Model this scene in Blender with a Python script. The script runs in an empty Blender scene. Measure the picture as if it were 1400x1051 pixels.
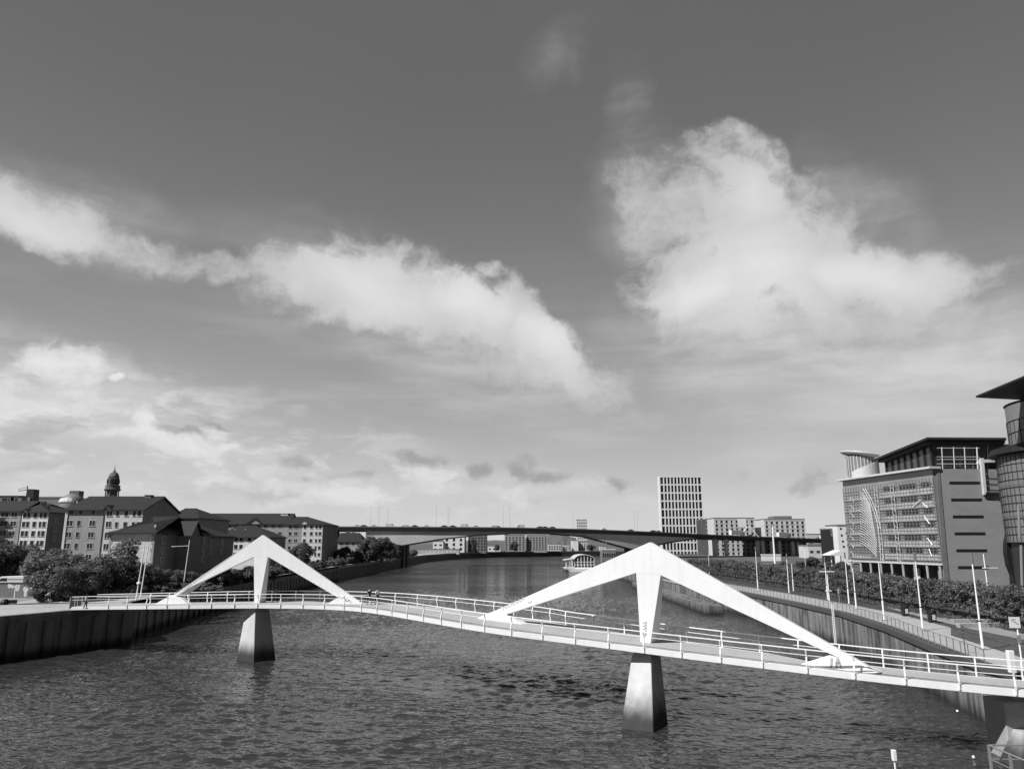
import bpy, bmesh, math, random
import numpy as np
from mathutils import Vector, Matrix
random.seed(7); RNG = np.random.default_rng(7)
R = math.radians
SC = bpy.context.scene; COL = SC.collection
# ------------------------------------------------------------------ survey: photo pixel -> world
F = 1020.0; CX = 700.0; CY = 525.5; H = 13.5; TH = math.atan(216.5 / 1020.0)
CT, ST = math.cos(TH), math.sin(TH)
def ray(px, py):
    dx = (px - CX) / F; dz = (CY - py) / F
    return Vector((dx, CT - dz * ST, ST + dz * CT))
def P(px, py, z):
    r = ray(px, py); t = (z - H) / r.z
    return Vector((r.x * t, r.y * t, z))
def PY(px, py, Y):
    r = ray(px, py); t = Y / r.y
    return Vector((r.x * t, Y, H + r.z * t))
def PX(px, py, X):
    r = ray(px, py); t = X / r.x
    return Vector((X, r.y * t, H + r.z * t))
def PV(px, py, A, B):
    r = ray(px, py); n = Vector((-(B[1] - A[1]), B[0] - A[0], 0))
    t = (A[0] * n.x + A[1] * n.y) / (r.x * n.x + r.y * n.y)
    return Vector((r.x * t, r.y * t, H + r.z * t))
# ------------------------------------------------------------------ materials
def mat(name, v, rough=0.7, var=0.15, scale=1.0, metal=0.0, bump=0.0, spec=0.5, stretch=(1, 1, 1), fine=0.0, coord='Object'):
    m = bpy.data.materials.new(name); m.use_nodes = True; nt = m.node_tree; N = nt.nodes; L = nt.links
    b = N['Principled BSDF']; b.inputs['Roughness'].default_value = rough; b.inputs['Metallic'].default_value = metal
    b.inputs['Specular IOR Level'].default_value = spec
    tc = N.new('ShaderNodeTexCoord'); mp = N.new('ShaderNodeMapping'); mp.inputs['Scale'].default_value = stretch
    L.new(tc.outputs[coord], mp.inputs[0])
    n = N.new('ShaderNodeTexNoise'); n.inputs['Scale'].default_value = scale; n.inputs['Detail'].default_value = 6
    n.inputs['Roughness'].default_value = 0.6
    L.new(mp.outputs[0], n.inputs['Vector'])
    mr = N.new('ShaderNodeMapRange'); mr.inputs[1].default_value = 0.25; mr.inputs[2].default_value = 0.75
    mr.inputs[3].default_value = v * (1 - var); mr.inputs[4].default_value = v * (1 + var)
    L.new(n.outputs['Fac'], mr.inputs[0]); out = mr.outputs[0]
    if fine:
        n2 = N.new('ShaderNodeTexNoise'); n2.inputs['Scale'].default_value = scale * 9; n2.inputs['Detail'].default_value = 3
        L.new(mp.outputs[0], n2.inputs['Vector'])
        m2 = N.new('ShaderNodeMapRange'); m2.inputs[1].default_value = 0.3; m2.inputs[2].default_value = 0.7
        m2.inputs[3].default_value = 1 - fine; m2.inputs[4].default_value = 1 + fine
        L.new(n2.outputs['Fac'], m2.inputs[0])
        mu = N.new('ShaderNodeMath'); mu.operation = 'MULTIPLY'; L.new(out, mu.inputs[0]); L.new(m2.outputs[0], mu.inputs[1]); out = mu.outputs[0]
    L.new(out, b.inputs['Base Color'])
    if bump:
        bp = N.new('ShaderNodeBump'); bp.inputs['Strength'].default_value = bump; bp.inputs['Distance'].default_value = 0.05
        L.new(n.outputs['Fac'], bp.inputs['Height']); L.new(bp.outputs[0], b.inputs['Normal'])
    m['out'] = 1
    return m
def nodes_of(m): return m.node_tree.nodes, m.node_tree.links, m.node_tree.nodes['Principled BSDF']
def mathn(N, L, op, a, b=None, c=None, clamp=False):
    n = N.new('ShaderNodeMath'); n.operation = op; n.use_clamp = clamp
    for i, x in enumerate((a, b, c)):
        if x is None: continue
        if isinstance(x, (int, float)): n.inputs[i].default_value = x
        else: L.new(x, n.inputs[i])
    return n.outputs[0]
def mapr(N, L, x, a, b, c, d, smooth=True):
    n = N.new('ShaderNodeMapRange'); n.interpolation_type = 'SMOOTHSTEP' if smooth else 'LINEAR'
    L.new(x, n.inputs[0])
    for i, q in enumerate((a, b, c, d)):
        if isinstance(q, (int, float)): n.inputs[i + 1].default_value = q
        else: L.new(q, n.inputs[i + 1])
    return n.outputs[0]
def noise(N, L, vec, scale, detail=6, rough=0.6):
    n = N.new('ShaderNodeTexNoise'); n.inputs['Scale'].default_value = scale; n.inputs['Detail'].default_value = detail
    n.inputs['Roughness'].default_value = rough; L.new(vec, n.inputs['Vector']); return n.outputs['Fac']
def mapping(N, L, vec, scale=(1, 1, 1), loc=(0, 0, 0)):
    n = N.new('ShaderNodeMapping'); n.inputs['Scale'].default_value = scale; n.inputs['Location'].default_value = loc
    L.new(vec, n.inputs[0]); return n.outputs[0]
def geo_pos(N): return N.new('ShaderNodeNewGeometry').outputs['Position']

M = {}
M['white'] = mat('white_paint', 0.78, 0.45, 0.03, 0.3, fine=0.015)
M['rail'] = mat('rail_paint', 0.88, 0.4, 0.04, 1.0)
M['deckpave'] = mat('deck_paving', 0.42, 0.8, 0.12, 0.35, fine=0.1)
M['dark'] = mat('dark_metal', 0.03, 0.5, 0.2, 1.0)
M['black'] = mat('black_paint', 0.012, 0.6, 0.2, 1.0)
M['glass'] = mat('window_glass', 0.03, 0.12, 0.5, 0.4, spec=0.6)
M['pane'] = mat('dark_pane', 0.035, 0.25, 0.5, 0.35, spec=0.4)
M['pave'] = mat('paving', 0.40, 0.85, 0.15, 0.15, fine=0.12)
M['path'] = mat('path_gravel', 0.26, 0.9, 0.2, 0.12, fine=0.15)
M['grass'] = mat('grass', 0.05, 0.95, 0.4, 0.12, fine=0.3)
M['lawn'] = mat('lawn', 0.075, 0.95, 0.25, 0.2, fine=0.3)
M['ground'] = mat('ground', 0.10, 0.95, 0.35, 0.03, fine=0.3)
M['conc'] = mat('concrete', 0.36, 0.8, 0.2, 0.3, fine=0.1)
M['concd'] = mat('dark_concrete', 0.075, 0.8, 0.3, 0.05, stretch=(1, 1, 4))
M['brickl'] = mat('pale_brick', 0.60, 0.85, 0.12, 0.25, fine=0.12)
M['brickm'] = mat('mid_brick', 0.33, 0.85, 0.14, 0.25, fine=0.14)
M['bricks'] = mat('dark_and_shaded_brick', 0.17, 0.85, 0.2, 0.25, fine=0.15)  # dark brick; also the painted shade on the flats' side walls
M['brickw'] = mat('pale_render', 0.74, 0.85, 0.1, 0.2, fine=0.08)
M['roof'] = mat('slate_roof', 0.018, 0.75, 0.3, 0.5, fine=0.25)
M['stone'] = mat('old_stone', 0.13, 0.85, 0.35, 0.8, fine=0.2)
M['bark'] = mat('bark', 0.07, 0.9, 0.3, 3.0)
M['cladding'] = mat('grey_cladding', 0.20, 0.5, 0.10, 0.2, fine=0.06)
M['lightclad'] = mat('light_cladding', 0.60, 0.6, 0.1, 0.2, fine=0.05)
M['mullion'] = mat('mullion', 0.30, 0.4, 0.1, 1.0, metal=0.3)
M['skin'] = mat('skin', 0.4, 0.6, 0.05, 5)
M['cloth_dark'] = mat('dark_cloth', 0.02, 0.9, 0.2, 8)
M['cloth_light'] = mat('light_cloth', 0.6, 0.9, 0.1, 8)
M['cloth_grey'] = mat('grey_cloth', 0.15, 0.9, 0.2, 8)
M['hair'] = mat('hair', 0.02, 0.8, 0.2, 20)
M['tyre'] = mat('tyre', 0.015, 0.9, 0.2, 8)
M['carw'] = mat('white_car_paint', 0.75, 0.25, 0.03, 1, spec=0.7)
M['card'] = mat('dark_car_paint', 0.04, 0.2, 0.1, 1, spec=0.7)
M['carg'] = mat('grey_car_paint', 0.25, 0.25, 0.05, 1, spec=0.7, metal=0.3)
M['spray'] = mat('grey_spray_paint', 0.38, 0.7, 0.35, 3)
M['sprayw'] = mat('white_spray_paint', 0.62, 0.7, 0.25, 3)
M['hill'] = mat('hill', 0.12, 0.95, 0.3, 0.004, fine=0.2)
M['tarp'] = mat('tarpaulin', 0.75, 0.6, 0.12, 1.5)
def leafmat(name, lo, hi):
    m = mat(name, 0.07, 0.7, 0.1, 1.0, spec=0.25); N, L, b = nodes_of(m)
    pos = geo_pos(N); n1 = noise(N, L, pos, 0.7, 4); n2 = noise(N, L, pos, 5.0, 2)
    oi = N.new('ShaderNodeObjectInfo').outputs['Random']
    s = mathn(N, L, 'ADD', mathn(N, L, 'MULTIPLY', n1, 0.6), mathn(N, L, 'MULTIPLY', n2, 0.4))
    v = mapr(N, L, s, 0.35, 0.65, lo, hi, False)
    v = mathn(N, L, 'MULTIPLY', v, mathn(N, L, 'MULTIPLY_ADD', oi, 0.35, 0.82))
    L.new(v, b.inputs['Base Color'])
    tr = N.new('ShaderNodeBsdfTranslucent'); L.new(v, tr.inputs[0]); mx = N.new('ShaderNodeMixShader'); mx.inputs[0].default_value = 0.25
    L.new(b.outputs[0], mx.inputs[1]); L.new(tr.outputs[0], mx.inputs[2]); L.new(mx.outputs[0], N['Material Output'].inputs[0])
    return m
M['leaf'] = leafmat('foliage', 0.06, 0.26)
M['leafd'] = leafmat('dark_foliage', 0.05, 0.2)
M['hedge'] = leafmat('hedge_foliage', 0.05, 0.24)
def streaked(m, amt):
    N, L, b = nodes_of(m); pos = geo_pos(N); s = noise(N, L, mapping(N, L, pos, (2.2, 2.2, .22)), 1.0, 4); t = noise(N, L, pos, .5, 4)
    src = b.inputs['Base Color'].links[0].from_socket
    k = mapr(N, L, mathn(N, L, 'ADD', mathn(N, L, 'MULTIPLY', s, .6), mathn(N, L, 'MULTIPLY', t, .4)), .42, .62, 1.0, 1 - amt)
    L.new(mathn(N, L, 'MULTIPLY', src, k), b.inputs['Base Color'])
streaked(M['white'], .055); streaked(M['brickl'], .14); streaked(M['brickm'], .16); streaked(M['brickw'], .12); streaked(M['lightclad'], .1)
def wallmat(name, lo, hi, wet):            # stained concrete quay with tide mark
    m = mat(name, 0.3, 0.85, 0.1, 1.0); N, L, b = nodes_of(m)
    pos = geo_pos(N); sep = N.new('ShaderNodeSeparateXYZ'); L.new(pos, sep.inputs[0])
    streak = noise(N, L, mapping(N, L, pos, (1.1, 1.1, 0.12)), 1.0, 5)
    blot = noise(N, L, pos, 0.35, 5)
    s = mathn(N, L, 'ADD', mathn(N, L, 'MULTIPLY', streak, 0.65), mathn(N, L, 'MULTIPLY', blot, 0.35))
    v = mapr(N, L, s, 0.38, 0.62, lo, hi, False)
    zz = mathn(N, L, 'ADD', sep.outputs[2], mathn(N, L, 'MULTIPLY', mathn(N, L, 'SUBTRACT', streak, 0.5), 0.8))
    tide = mapr(N, L, zz, wet[0], wet[1], 0.07, 1.0)
    v = mathn(N, L, 'MULTIPLY', v, tide); L.new(v, b.inputs['Base Color'])
    bp = N.new('ShaderNodeBump'); bp.inputs['Distance'].default_value = 0.05; L.new(streak, bp.inputs['Height']); L.new(bp.outputs[0], b.inputs['Normal'])
    return m
M['quay'] = wallmat('quay_concrete', 0.04, 0.27, (-0.2, 1.6))
M['quayd'] = wallmat('dark_quay', 0.11, 0.24, (0.1, 1.4))
M['pier'] = wallmat('pier_concrete', 0.44, 0.56, (0.5, 2.5))
def watermat():
    m = bpy.data.materials.new('river_water'); m.use_nodes = True; N, L, b = nodes_of(m)
    b.inputs['Base Color'].default_value = (0.034, 0.034, 0.034, 1); b.inputs['Roughness'].default_value = 0.05; b.inputs['IOR'].default_value = 1.333
    pos = geo_pos(N)
    rot = N.new('ShaderNodeMapping'); rot.inputs['Rotation'].default_value = (0, 0, R(12)); L.new(pos, rot.inputs[0]); q = rot.outputs[0]
    def wave(scl, sx, sy, det, rg=0.55):
        return noise(N, L, mapping(N, L, q, (sx, sy, 1)), scl, det, rg)
    c = wave(0.55, 0.5, 1.0, 1, .4); f = wave(2.2, 0.6, 1.0, 1, .4); g = wave(0.03, .5, 1, 3)
    amp = mapr(N, L, g, 0.35, 0.65, 0.4, 1.1)
    h = mathn(N, L, 'ADD', mathn(N, L, 'MULTIPLY', c, .22), mathn(N, L, 'MULTIPLY', f, 0.20))
    sp = N.new('ShaderNodeSeparateXYZ'); L.new(pos, sp.inputs[0]); h = mathn(N, L, 'MULTIPLY', h, mathn(N, L, 'MULTIPLY', amp, mapr(N, L, sp.outputs[1], 90, 240, 1, 2.6)))
    bp = N.new('ShaderNodeBump'); bp.inputs['Strength'].default_value = 1.0; bp.inputs['Distance'].default_value = 1.0
    L.new(h, bp.inputs['Height']); L.new(bp.outputs[0], b.inputs['Normal'])
    return m
M['water'] = watermat()
# ------------------------------------------------------------------ mesh helpers
class MB:
    def __init__(s): s.v = []; s.f = []
    def add(s, vs, fs):
        o = len(s.v); s.v += [tuple(v) for v in vs]; s.f += [tuple(i + o for i in f) for f in fs]; return s
    def box(s, c, d, rz=0.0):
        cx, cy, cz = c; a, b_, h = d[0] / 2, d[1] / 2, d[2] / 2; cr, sr = math.cos(rz), math.sin(rz); vs = []
        for z in (-h, h):
            for x, y in ((-a, -b_), (a, -b_), (a, b_), (-a, b_)): vs.append((cx + x * cr - y * sr, cy + x * sr + y * cr, cz + z))
        return s.add(vs, [(3, 2, 1, 0), (4, 5, 6, 7), (0, 1, 5, 4), (1, 2, 6, 5), (2, 3, 7, 6), (3, 0, 4, 7)])
    def bb(s, x0, x1, y0, y1, z0, z1): return s.box(((x0 + x1) / 2, (y0 + y1) / 2, (z0 + z1) / 2), (x1 - x0, y1 - y0, z1 - z0))
    def loft(s, A, B, cap=True):
        n = len(A); fs = [(i, (i + 1) % n, n + (i + 1) % n, n + i) for i in range(n)]
        if cap: fs += [tuple(range(n - 1, -1, -1)), tuple(range(n, 2 * n))]
        return s.add(list(A) + list(B), fs)
    def prism(s, poly, z0, z1): return s.loft([(p[0], p[1], z0) for p in poly], [(p[0], p[1], z1) for p in poly])
    def extr(s, poly, off): off = Vector(off); return s.loft([Vector(p) for p in poly], [Vector(p) + off for p in poly])
    def tube(s, pts, r, n=6, r2=None):
        pts = [Vector(p) for p in pts]; rings = []
        for i, p in enumerate(pts):
            d = (pts[min(i + 1, len(pts) - 1)] - pts[max(i - 1, 0)]).normalized()
            u = d.cross(Vector((0, 0, 1)));  u = u if u.length > 1e-3 else Vector((1, 0, 0)); u.normalize(); w = d.cross(u)
            rr = r if r2 is None else r + (r2 - r) * i / (len(pts) - 1)
            rings.append([p + u * rr * math.cos(2 * math.pi * k / n) + w * rr * math.sin(2 * math.pi * k / n) for k in range(n)])
        vs = [q for g in rings for q in g]; fs = []
        for i in range(len(pts) - 1):
            for k in range(n): fs.append((i * n + k, i * n + (k + 1) % n, (i + 1) * n + (k + 1) % n, (i + 1) * n + k))
        fs += [tuple(range(n - 1, -1, -1)), tuple((len(pts) - 1) * n + k for k in range(n))]
        return s.add(vs, fs)
    def lathe(s, c, prof, n=20, sx=1, sy=1):
        vs = []; fs = []
        for r, z in prof:
            for k in range(n): vs.append((c[0] + r * sx * math.cos(2 * math.pi * k / n), c[1] + r * sy * math.sin(2 * math.pi * k / n), c[2] + z))
        for i in range(len(prof) - 1):
            for k in range(n): fs.append((i * n + k, i * n + (k + 1) % n, (i + 1) * n + (k + 1) % n, (i + 1) * n + k))
        fs += [tuple(range(n - 1, -1, -1)), tuple((len(prof) - 1) * n + k for k in range(n))]
        return s.add(vs, fs)
    def mesh(s, name, m, smooth=False, bevel=0):
        me = bpy.data.meshes.new(name); me.from_pydata(s.v, [], s.f); me.validate()
        bm = bmesh.new(); bm.from_mesh(me); bmesh.ops.recalc_face_normals(bm, faces=bm.faces)
        if bevel: bmesh.ops.bevel(bm, geom=bm.edges, offset=bevel, segments=1, affect='EDGES')
        bm.to_mesh(me); bm.free()
        if smooth: me.polygons.foreach_set('use_smooth', [True] * len(me.polygons))
        me.materials.append(M[m] if isinstance(m, str) else m); return me
def tag(o, label=None, cat=None, group=None, kind=None):
    if label: o['label'] = label
    if cat: o['category'] = cat
    if group: o['group'] = group
    if kind: o['kind'] = kind
    return o
def obj(name, mb, m, parent=None, label=None, cat=None, group=None, kind=None, smooth=False, bevel=0, loc=None, rz=0):
    me = mb.mesh(name, m, smooth, bevel) if isinstance(mb, MB) else mb
    o = bpy.data.objects.new(name, me); COL.objects.link(o)
    if parent is not None:
        o.parent = parent
        if parent.parent is None and loc is None:
            o.matrix_parent_inverse = (Matrix.Translation(parent.location) @ Matrix.Rotation(parent.rotation_euler.z, 4, 'Z')).inverted()
    if loc is not None: o.location = loc
    o.rotation_euler.z = rz
    return tag(o, label, cat, group, kind)
def thing(name, label, cat, loc=(0, 0, 0), rz=0, group=None):
    o = bpy.data.objects.new(name, None); COL.objects.link(o); o.location = loc; o.rotation_euler.z = rz; o.empty_display_size = 0.3
    return tag(o, label, cat, group)
def struct(name, mb, m, **k): return obj(name, mb, m, kind='structure', **k)
def dup(root, loc, rz=0, label=None, scale=None):
    c = root.copy(); COL.objects.link(c); c.location = loc; c.rotation_euler.z = rz
    if label: c['label'] = label
    if scale: c.scale = scale
    for ch in KIDS[root]:
        d = ch.copy(); COL.objects.link(d); d.parent = c
        for g in KIDS.get(ch, []):
            e = g.copy(); COL.objects.link(e); e.parent = d
    return c
class _K(dict):
    def __missing__(s, k): return []
KIDS = _K()
def reg(root, *kids): KIDS[root] = list(kids); return root
def ordinal(i):
    t = ['first', 'second', 'third', 'fourth', 'fifth', 'sixth', 'seventh', 'eighth', 'ninth', 'tenth', 'eleventh', 'twelfth', 'thirteenth',
         'fourteenth', 'fifteenth', 'sixteenth', 'seventeenth', 'eighteenth', 'nineteenth']
    if i < 19: return t[i]
    n = i + 1; tens = ['twent', 'thirt', 'fort', 'fift', 'sixt'][n // 10 - 2]
    return tens + 'ieth' if n % 10 == 0 else tens + 'y-' + t[n % 10 - 1]
# ------------------------------------------------------------------ leaves
def leaf_mesh(name, m, centers, radii, n, size, squash=0.8, core=None):
    """many small leaf faces scattered over clumps"""
    centers = np.array(centers, float); radii = np.array(radii, float)
    w = radii ** 2; idx = RNG.choice(len(centers), n, p=w / w.sum())
    d = RNG.normal(size=(n, 3)); d /= np.linalg.norm(d, axis=1)[:, None]
    rr = RNG.random(n) ** 0.35
    p = centers[idx] + d * (radii[idx] * rr)[:, None] * np.array([1, 1, squash])
    nn = d + RNG.normal(size=(n, 3)) * 0.55 + np.array([0, 0, 0.35]); nn /= np.linalg.norm(nn, axis=1)[:, None]
    a = np.cross(nn, RNG.normal(size=(n, 3))); a /= np.linalg.norm(a, axis=1)[:, None]; b = np.cross(nn, a)
    s = size * (0.6 + 0.8 * RNG.random(n))[:, None]
    v = np.stack([p - a * s * .5, p + b * s * .32, p + a * s * .5, p - b * s * .32], 1).reshape(-1, 3)
    me = bpy.data.meshes.new(name); me.vertices.add(len(v)); me.vertices.foreach_set('co', v.ravel())
    me.loops.add(4 * n); me.loops.foreach_set('vertex_index', np.arange(4 * n)); me.polygons.add(n)
    me.polygons.foreach_set('loop_start', np.arange(0, 4 * n, 4)); me.update(calc_edges=True); me.materials.append(M[m]); return me
def tree_proto(name, h, w, label, cat, leaf='leaf', n=5000, size=0.4, trunk_h=0.3, clumps=26, shape='round', group=None, d=None):
    d = d or w
    r = thing(name, label, cat, group=group); cs = []; rs = []
    zc = h * (trunk_h + 1) / 2; rz_ = h * (1 - trunk_h) / 2
    for i in range(clumps):
        while True:
            q = RNG.uniform(-1, 1, 3)
            if np.linalg.norm(q) < 1: break
        if shape == 'spire': q[:2] *= (1 - 0.75 * (q[2] + 1) / 2)
        else: q = q / max(np.linalg.norm(q), .25) * (0.4 + 0.5 * RNG.random()); q[2] = q[2] if q[2] > -.75 else -.75
        cs.append((q[0] * w / 2 * .85, q[1] * d / 2 * .85, zc + q[2] * rz_ * .85)); rs.append(min(w, h) * (0.11 + 0.10 * RNG.random()))
    cr = obj('crown', leaf_mesh('crown', leaf, cs, rs, n, size), leaf, r)
    t = MB(); t.tube([(0, 0, -0.3), (0.03 * h, 0, h * .3), (0, 0.02 * h, h * .65)], 0.035 * h, 7, 0.012 * h)
    for c in cs[:9]: t.tube([(0.01 * h, 0, h * (.2 + .3 * random.random())), Vector(c) * 0.6 + Vector((0, 0, h * .2)), c], 0.014 * h, 5, 0.004 * h)
    tk = obj('trunk', t, 'bark', r); return reg(r, cr, tk)
def box_tree_proto(label, h=4.4, w=4.5, d=3.4, z0=1.15, n=4600, size=0.25, lab='x'):
    r = thing('clipped_tree', label, 'tree', group='clipped trees in a row along the promenade')
    k = 110; cs = np.stack([RNG.uniform(-w / 2, w / 2, k), RNG.uniform(-d / 2, d / 2, k), RNG.uniform(z0 + .2, h - .3, k)], 1)
    cr = obj('crown', leaf_mesh('crown', 'hedge', cs, np.full(k, .55) * RNG.uniform(.7, 1.2, k), n, size), 'hedge', r)
    t = MB(); t.tube([(0, 0, -.2), (.03, 0, 1.2), (0, .04, h * .75)], .1, 7, .04)
    for a in range(5): t.tube([(0, 0, 1.3 + a * .3), (math.cos(a * 2) * w * .35, math.sin(a * 2) * d * .3, 2.0 + a * .35)], .04, 5, .015)
    tk = obj('trunk', t, 'bark', r); return reg(r, cr, tk)
M['glasswall'] = mat('curtain_wall_glass', 0.24, 0.12, 0.35, 0.12, spec=0.7, stretch=(1, 1, .6))
M['glass2'] = mat('penthouse_glass', 0.05, 0.08, 0.4, 0.25, spec=0.8)
M['lightclad2'] = mat('pale_spandrel', 0.38, 0.5, 0.25, 0.3, fine=0.15)
M['brickm2'] = mat('end_wall_brick', 0.27, 0.85, 0.10, 0.25, fine=0.06, stretch=(1, 1, 2.5))
# ================================================================== SKY, SUN, CAMERA
SUN_DIR = Vector((-0.83, -0.54, 1.02)).normalized()      # towards the sun
el = math.asin(SUN_DIR.z); az = math.atan2(SUN_DIR.x, SUN_DIR.y)
def azel(px, py):
    r = ray(px, py).normalized(); return math.atan2(r.x, r.y), math.asin(r.z)
def build_world():
    w = bpy.data.worlds.new('World'); SC.world = w; w.use_nodes = True; nt = w.node_tree; N = nt.nodes; L = nt.links
    N.clear(); out = N.new('ShaderNodeOutputWorld'); bg = N.new('ShaderNodeBackground'); L.new(bg.outputs[0], out.inputs[0])
    sky = N.new('ShaderNodeTexSky'); sky.sky_type = 'NISHITA'; sky.sun_disc = False; sky.sun_elevation = el; sky.sun_rotation = az
    sky.air_density = 1.0; sky.dust_density = 0.6; sky.altitude = 20
    sc = N.new('ShaderNodeSeparateColor'); L.new(sky.outputs[0], sc.inputs[0])      # black and white film behind a red-orange filter
    s = mathn(N, L, 'ADD', mathn(N, L, 'MULTIPLY', sc.outputs[0], 0.75), mathn(N, L, 'MULTIPLY', sc.outputs[1], 0.25))
    tc = N.new('ShaderNodeTexCoord'); sp = N.new('ShaderNodeSeparateXYZ'); L.new(tc.outputs['Generated'], sp.inputs[0])
    A = mathn(N, L, 'ARCTAN2', sp.outputs[0], sp.outputs[1]); E = mathn(N, L, 'ARCSINE', sp.outputs[2])
    cb = N.new('ShaderNodeCombineXYZ'); L.new(A, cb.inputs[0]); L.new(E, cb.inputs[1]); uv = cb.outputs[0]
    def vmath(op, a, b):
        n = N.new('ShaderNodeVectorMath'); n.operation = op; L.new(a, n.inputs[0])
        if isinstance(b, tuple): n.inputs[1].default_value = b
        else: L.new(b, n.inputs[1])
        return n.outputs[0]
    def cnoise(vec, scale, det, rg):
        n = N.new('ShaderNodeTexNoise'); n.inputs['Scale'].default_value = scale; n.inputs['Detail'].default_value = det; n.inputs['Roughness'].default_value = rg
        L.new(vec, n.inputs['Vector']); return n
    dsp = vmath('MULTIPLY', vmath('SUBTRACT', cnoise(uv, 4.0, 3, .5).outputs['Color'], (.5, .5, .5)), (.13, .09, 0))
    dsp2 = vmath('MULTIPLY', vmath('SUBTRACT', cnoise(uv, 14.0, 4, .6).outputs['Color'], (.5, .5, .5)), (.07, .05, 0))
    wuv = vmath('ADD', vmath('ADD', uv, dsp), dsp2)
    def blobs(lst, lo=1.6, hi=.4, warp=None):
        acc = None; sw = N.new('ShaderNodeSeparateXYZ'); L.new(warp or wuv, sw.inputs[0])
        for q_ in lst:
            px, py, a, b, ang = q_[:5]; wt = q_[5] if len(q_) > 5 else 1.0
            c = azel(px, py); t = R(ang); q = azel(px + a * math.cos(t), py + a * math.sin(t)); va = (q[0] - c[0], q[1] - c[1]); la = math.hypot(*va)
            q2 = azel(px + b * math.sin(t), py - b * math.cos(t)); lb = math.hypot(q2[0] - c[0], q2[1] - c[1])
            mp = N.new('ShaderNodeMapping'); mp.vector_type = 'TEXTURE'; mp.inputs['Location'].default_value = (c[0], c[1], 0)
            mp.inputs['Rotation'].default_value = (0, 0, math.atan2(va[1], va[0])); mp.inputs['Scale'].default_value = (la, lb, 1e6)
            cv = N.new('ShaderNodeCombineXYZ'); L.new(sw.outputs[0], cv.inputs[0]); L.new(sw.outputs[1], cv.inputs[1]); L.new(cv.outputs[0], mp.inputs[0])
            if acc is not None: L.new(acc, cv.inputs[2])      # keeps the nodes in sequence
            ln = N.new('ShaderNodeVectorMath'); ln.operation = 'LENGTH'; L.new(mp.outputs[0], ln.inputs[0])
            f = mapr(N, L, ln.outputs['Value'], lo, hi, 0.0, wt)
            acc = f if acc is None else mathn(N, L, 'MAXIMUM', acc, f)
        return acc
    big = blobs([(10, 285, 80, 38, 25), (110, 332, 90, 34, 20), (215, 362, 95, 22, 10, .9), (320, 377, 75, 18, 3, .8), (415, 395, 90, 38, 12), (520, 395, 100, 58, 15), (600, 425, 105, 58, 25), (700, 462, 95, 56, 25), (785, 508, 70, 30, 25), (715, 405, 42, 30, 35), (515, 350, 55, 20, 0, .8), (680, 366, 20, 13, 0, .8),
        (925, 300, 75, 85, 0), (1000, 255, 90, 65, 20), (1050, 335, 115, 85, 10), (950, 400, 85, 55, 20), (1130, 385, 130, 62, 8), (1250, 380, 120, 40, 3), (1330, 385, 55, 28, 0, .9), (1010, 200, 50, 34, 20, .8), (870, 235, 45, 34, 0, .75), (1010, 440, 100, 38, 0, .9), (1170, 440, 190, 40, 0, .8), (1120, 280, 60, 50, 40, .8)])
    skirt = blobs([(600, 490, 210, 60, 18, .5), (720, 515, 140, 45, 10, .55), (120, 310, 170, 60, 18, .35), (480, 400, 200, 80, 12, .35), (1100, 480, 330, 75, -2, .7), (1300, 500, 230, 75, -6, .8), (1010, 515, 150, 36, -8, .5), (1190, 290, 120, 70, 35, .42), (855, 150, 36, 62, -20, .22), (760, 70, 60, 26, -50, .15), (880, 260, 80, 90, 0, .4), (1250, 550, 260, 45, 0, .4),
        (60, 540, 200, 60, 5, .7), (180, 605, 150, 50, 10, .55), (320, 535, 50, 18, -5, .5), (365, 563, 45, 8, 5, .4), (350, 645, 230, 36, 3, .55), (560, 668, 320, 26, 2, .6), (250, 675, 300, 28, 0, .5), (540, 604, 34, 6, 0, .45), (900, 690, 320, 24, -2, .4), (1040, 640, 80, 50, 0, .3), (870, 570, 60, 8, 2, .3)], 1.45, .0)
    low = blobs([(75, 495, 70, 30, 5), (152, 514, 11, 9, 0), (215, 590, 50, 20, 30, .9), (245, 608, 90, 15, 5, .9), (40, 530, 90, 20, 5, .75), (150, 560, 90, 16, 10, .7), (365, 640, 34, 12, 0, .7), (330, 655, 120, 14, 3, .6), (30, 500, 60, 20, 0, .8), (640, 668, 120, 10, 0, .55), (760, 672, 90, 9, 0, .5)])
    dk = blobs([(580, 634, 34, 13, 0, .9), (640, 640, 32, 16, 10, .9), (705, 640, 40, 26, 30, .9), (735, 655, 36, 16, 10, .9), (835, 654, 22, 18, 0, .8), (410, 625, 45, 14, 0, .7), (270, 590, 75, 10, 5, .65), (490, 640, 60, 10, 5, .6), (300, 573, 40, 8, 10, .6), (440, 650, 50, 8, 5, .5), (1120, 655, 60, 40, 10, .5), (1000, 655, 50, 30, 0, .35)], 1.35, .0)
    st = vmath('MULTIPLY', uv, (1, 1.8, 1))
    fb = cnoise(vmath('ADD', st, dsp), 7.0, 9, .6).outputs['Fac']; fb2 = cnoise(vmath('MULTIPLY', wuv, (1, 3.0, 1)), 9, 8, .6).outputs['Fac']
    fs = cnoise(vmath('ADD', vmath('MULTIPLY', uv, (1, 6, 1)), dsp), 3.4, 7, .55).outputs['Fac']
    fine = cnoise(wuv, 24, 8, .65).outputs['Fac']
    nz = mathn(N, L, 'ADD', mathn(N, L, 'MULTIPLY', fb, .5), mathn(N, L, 'MULTIPLY', fine, .5)); nzc = mathn(N, L, 'SUBTRACT', nz, .5)
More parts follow.
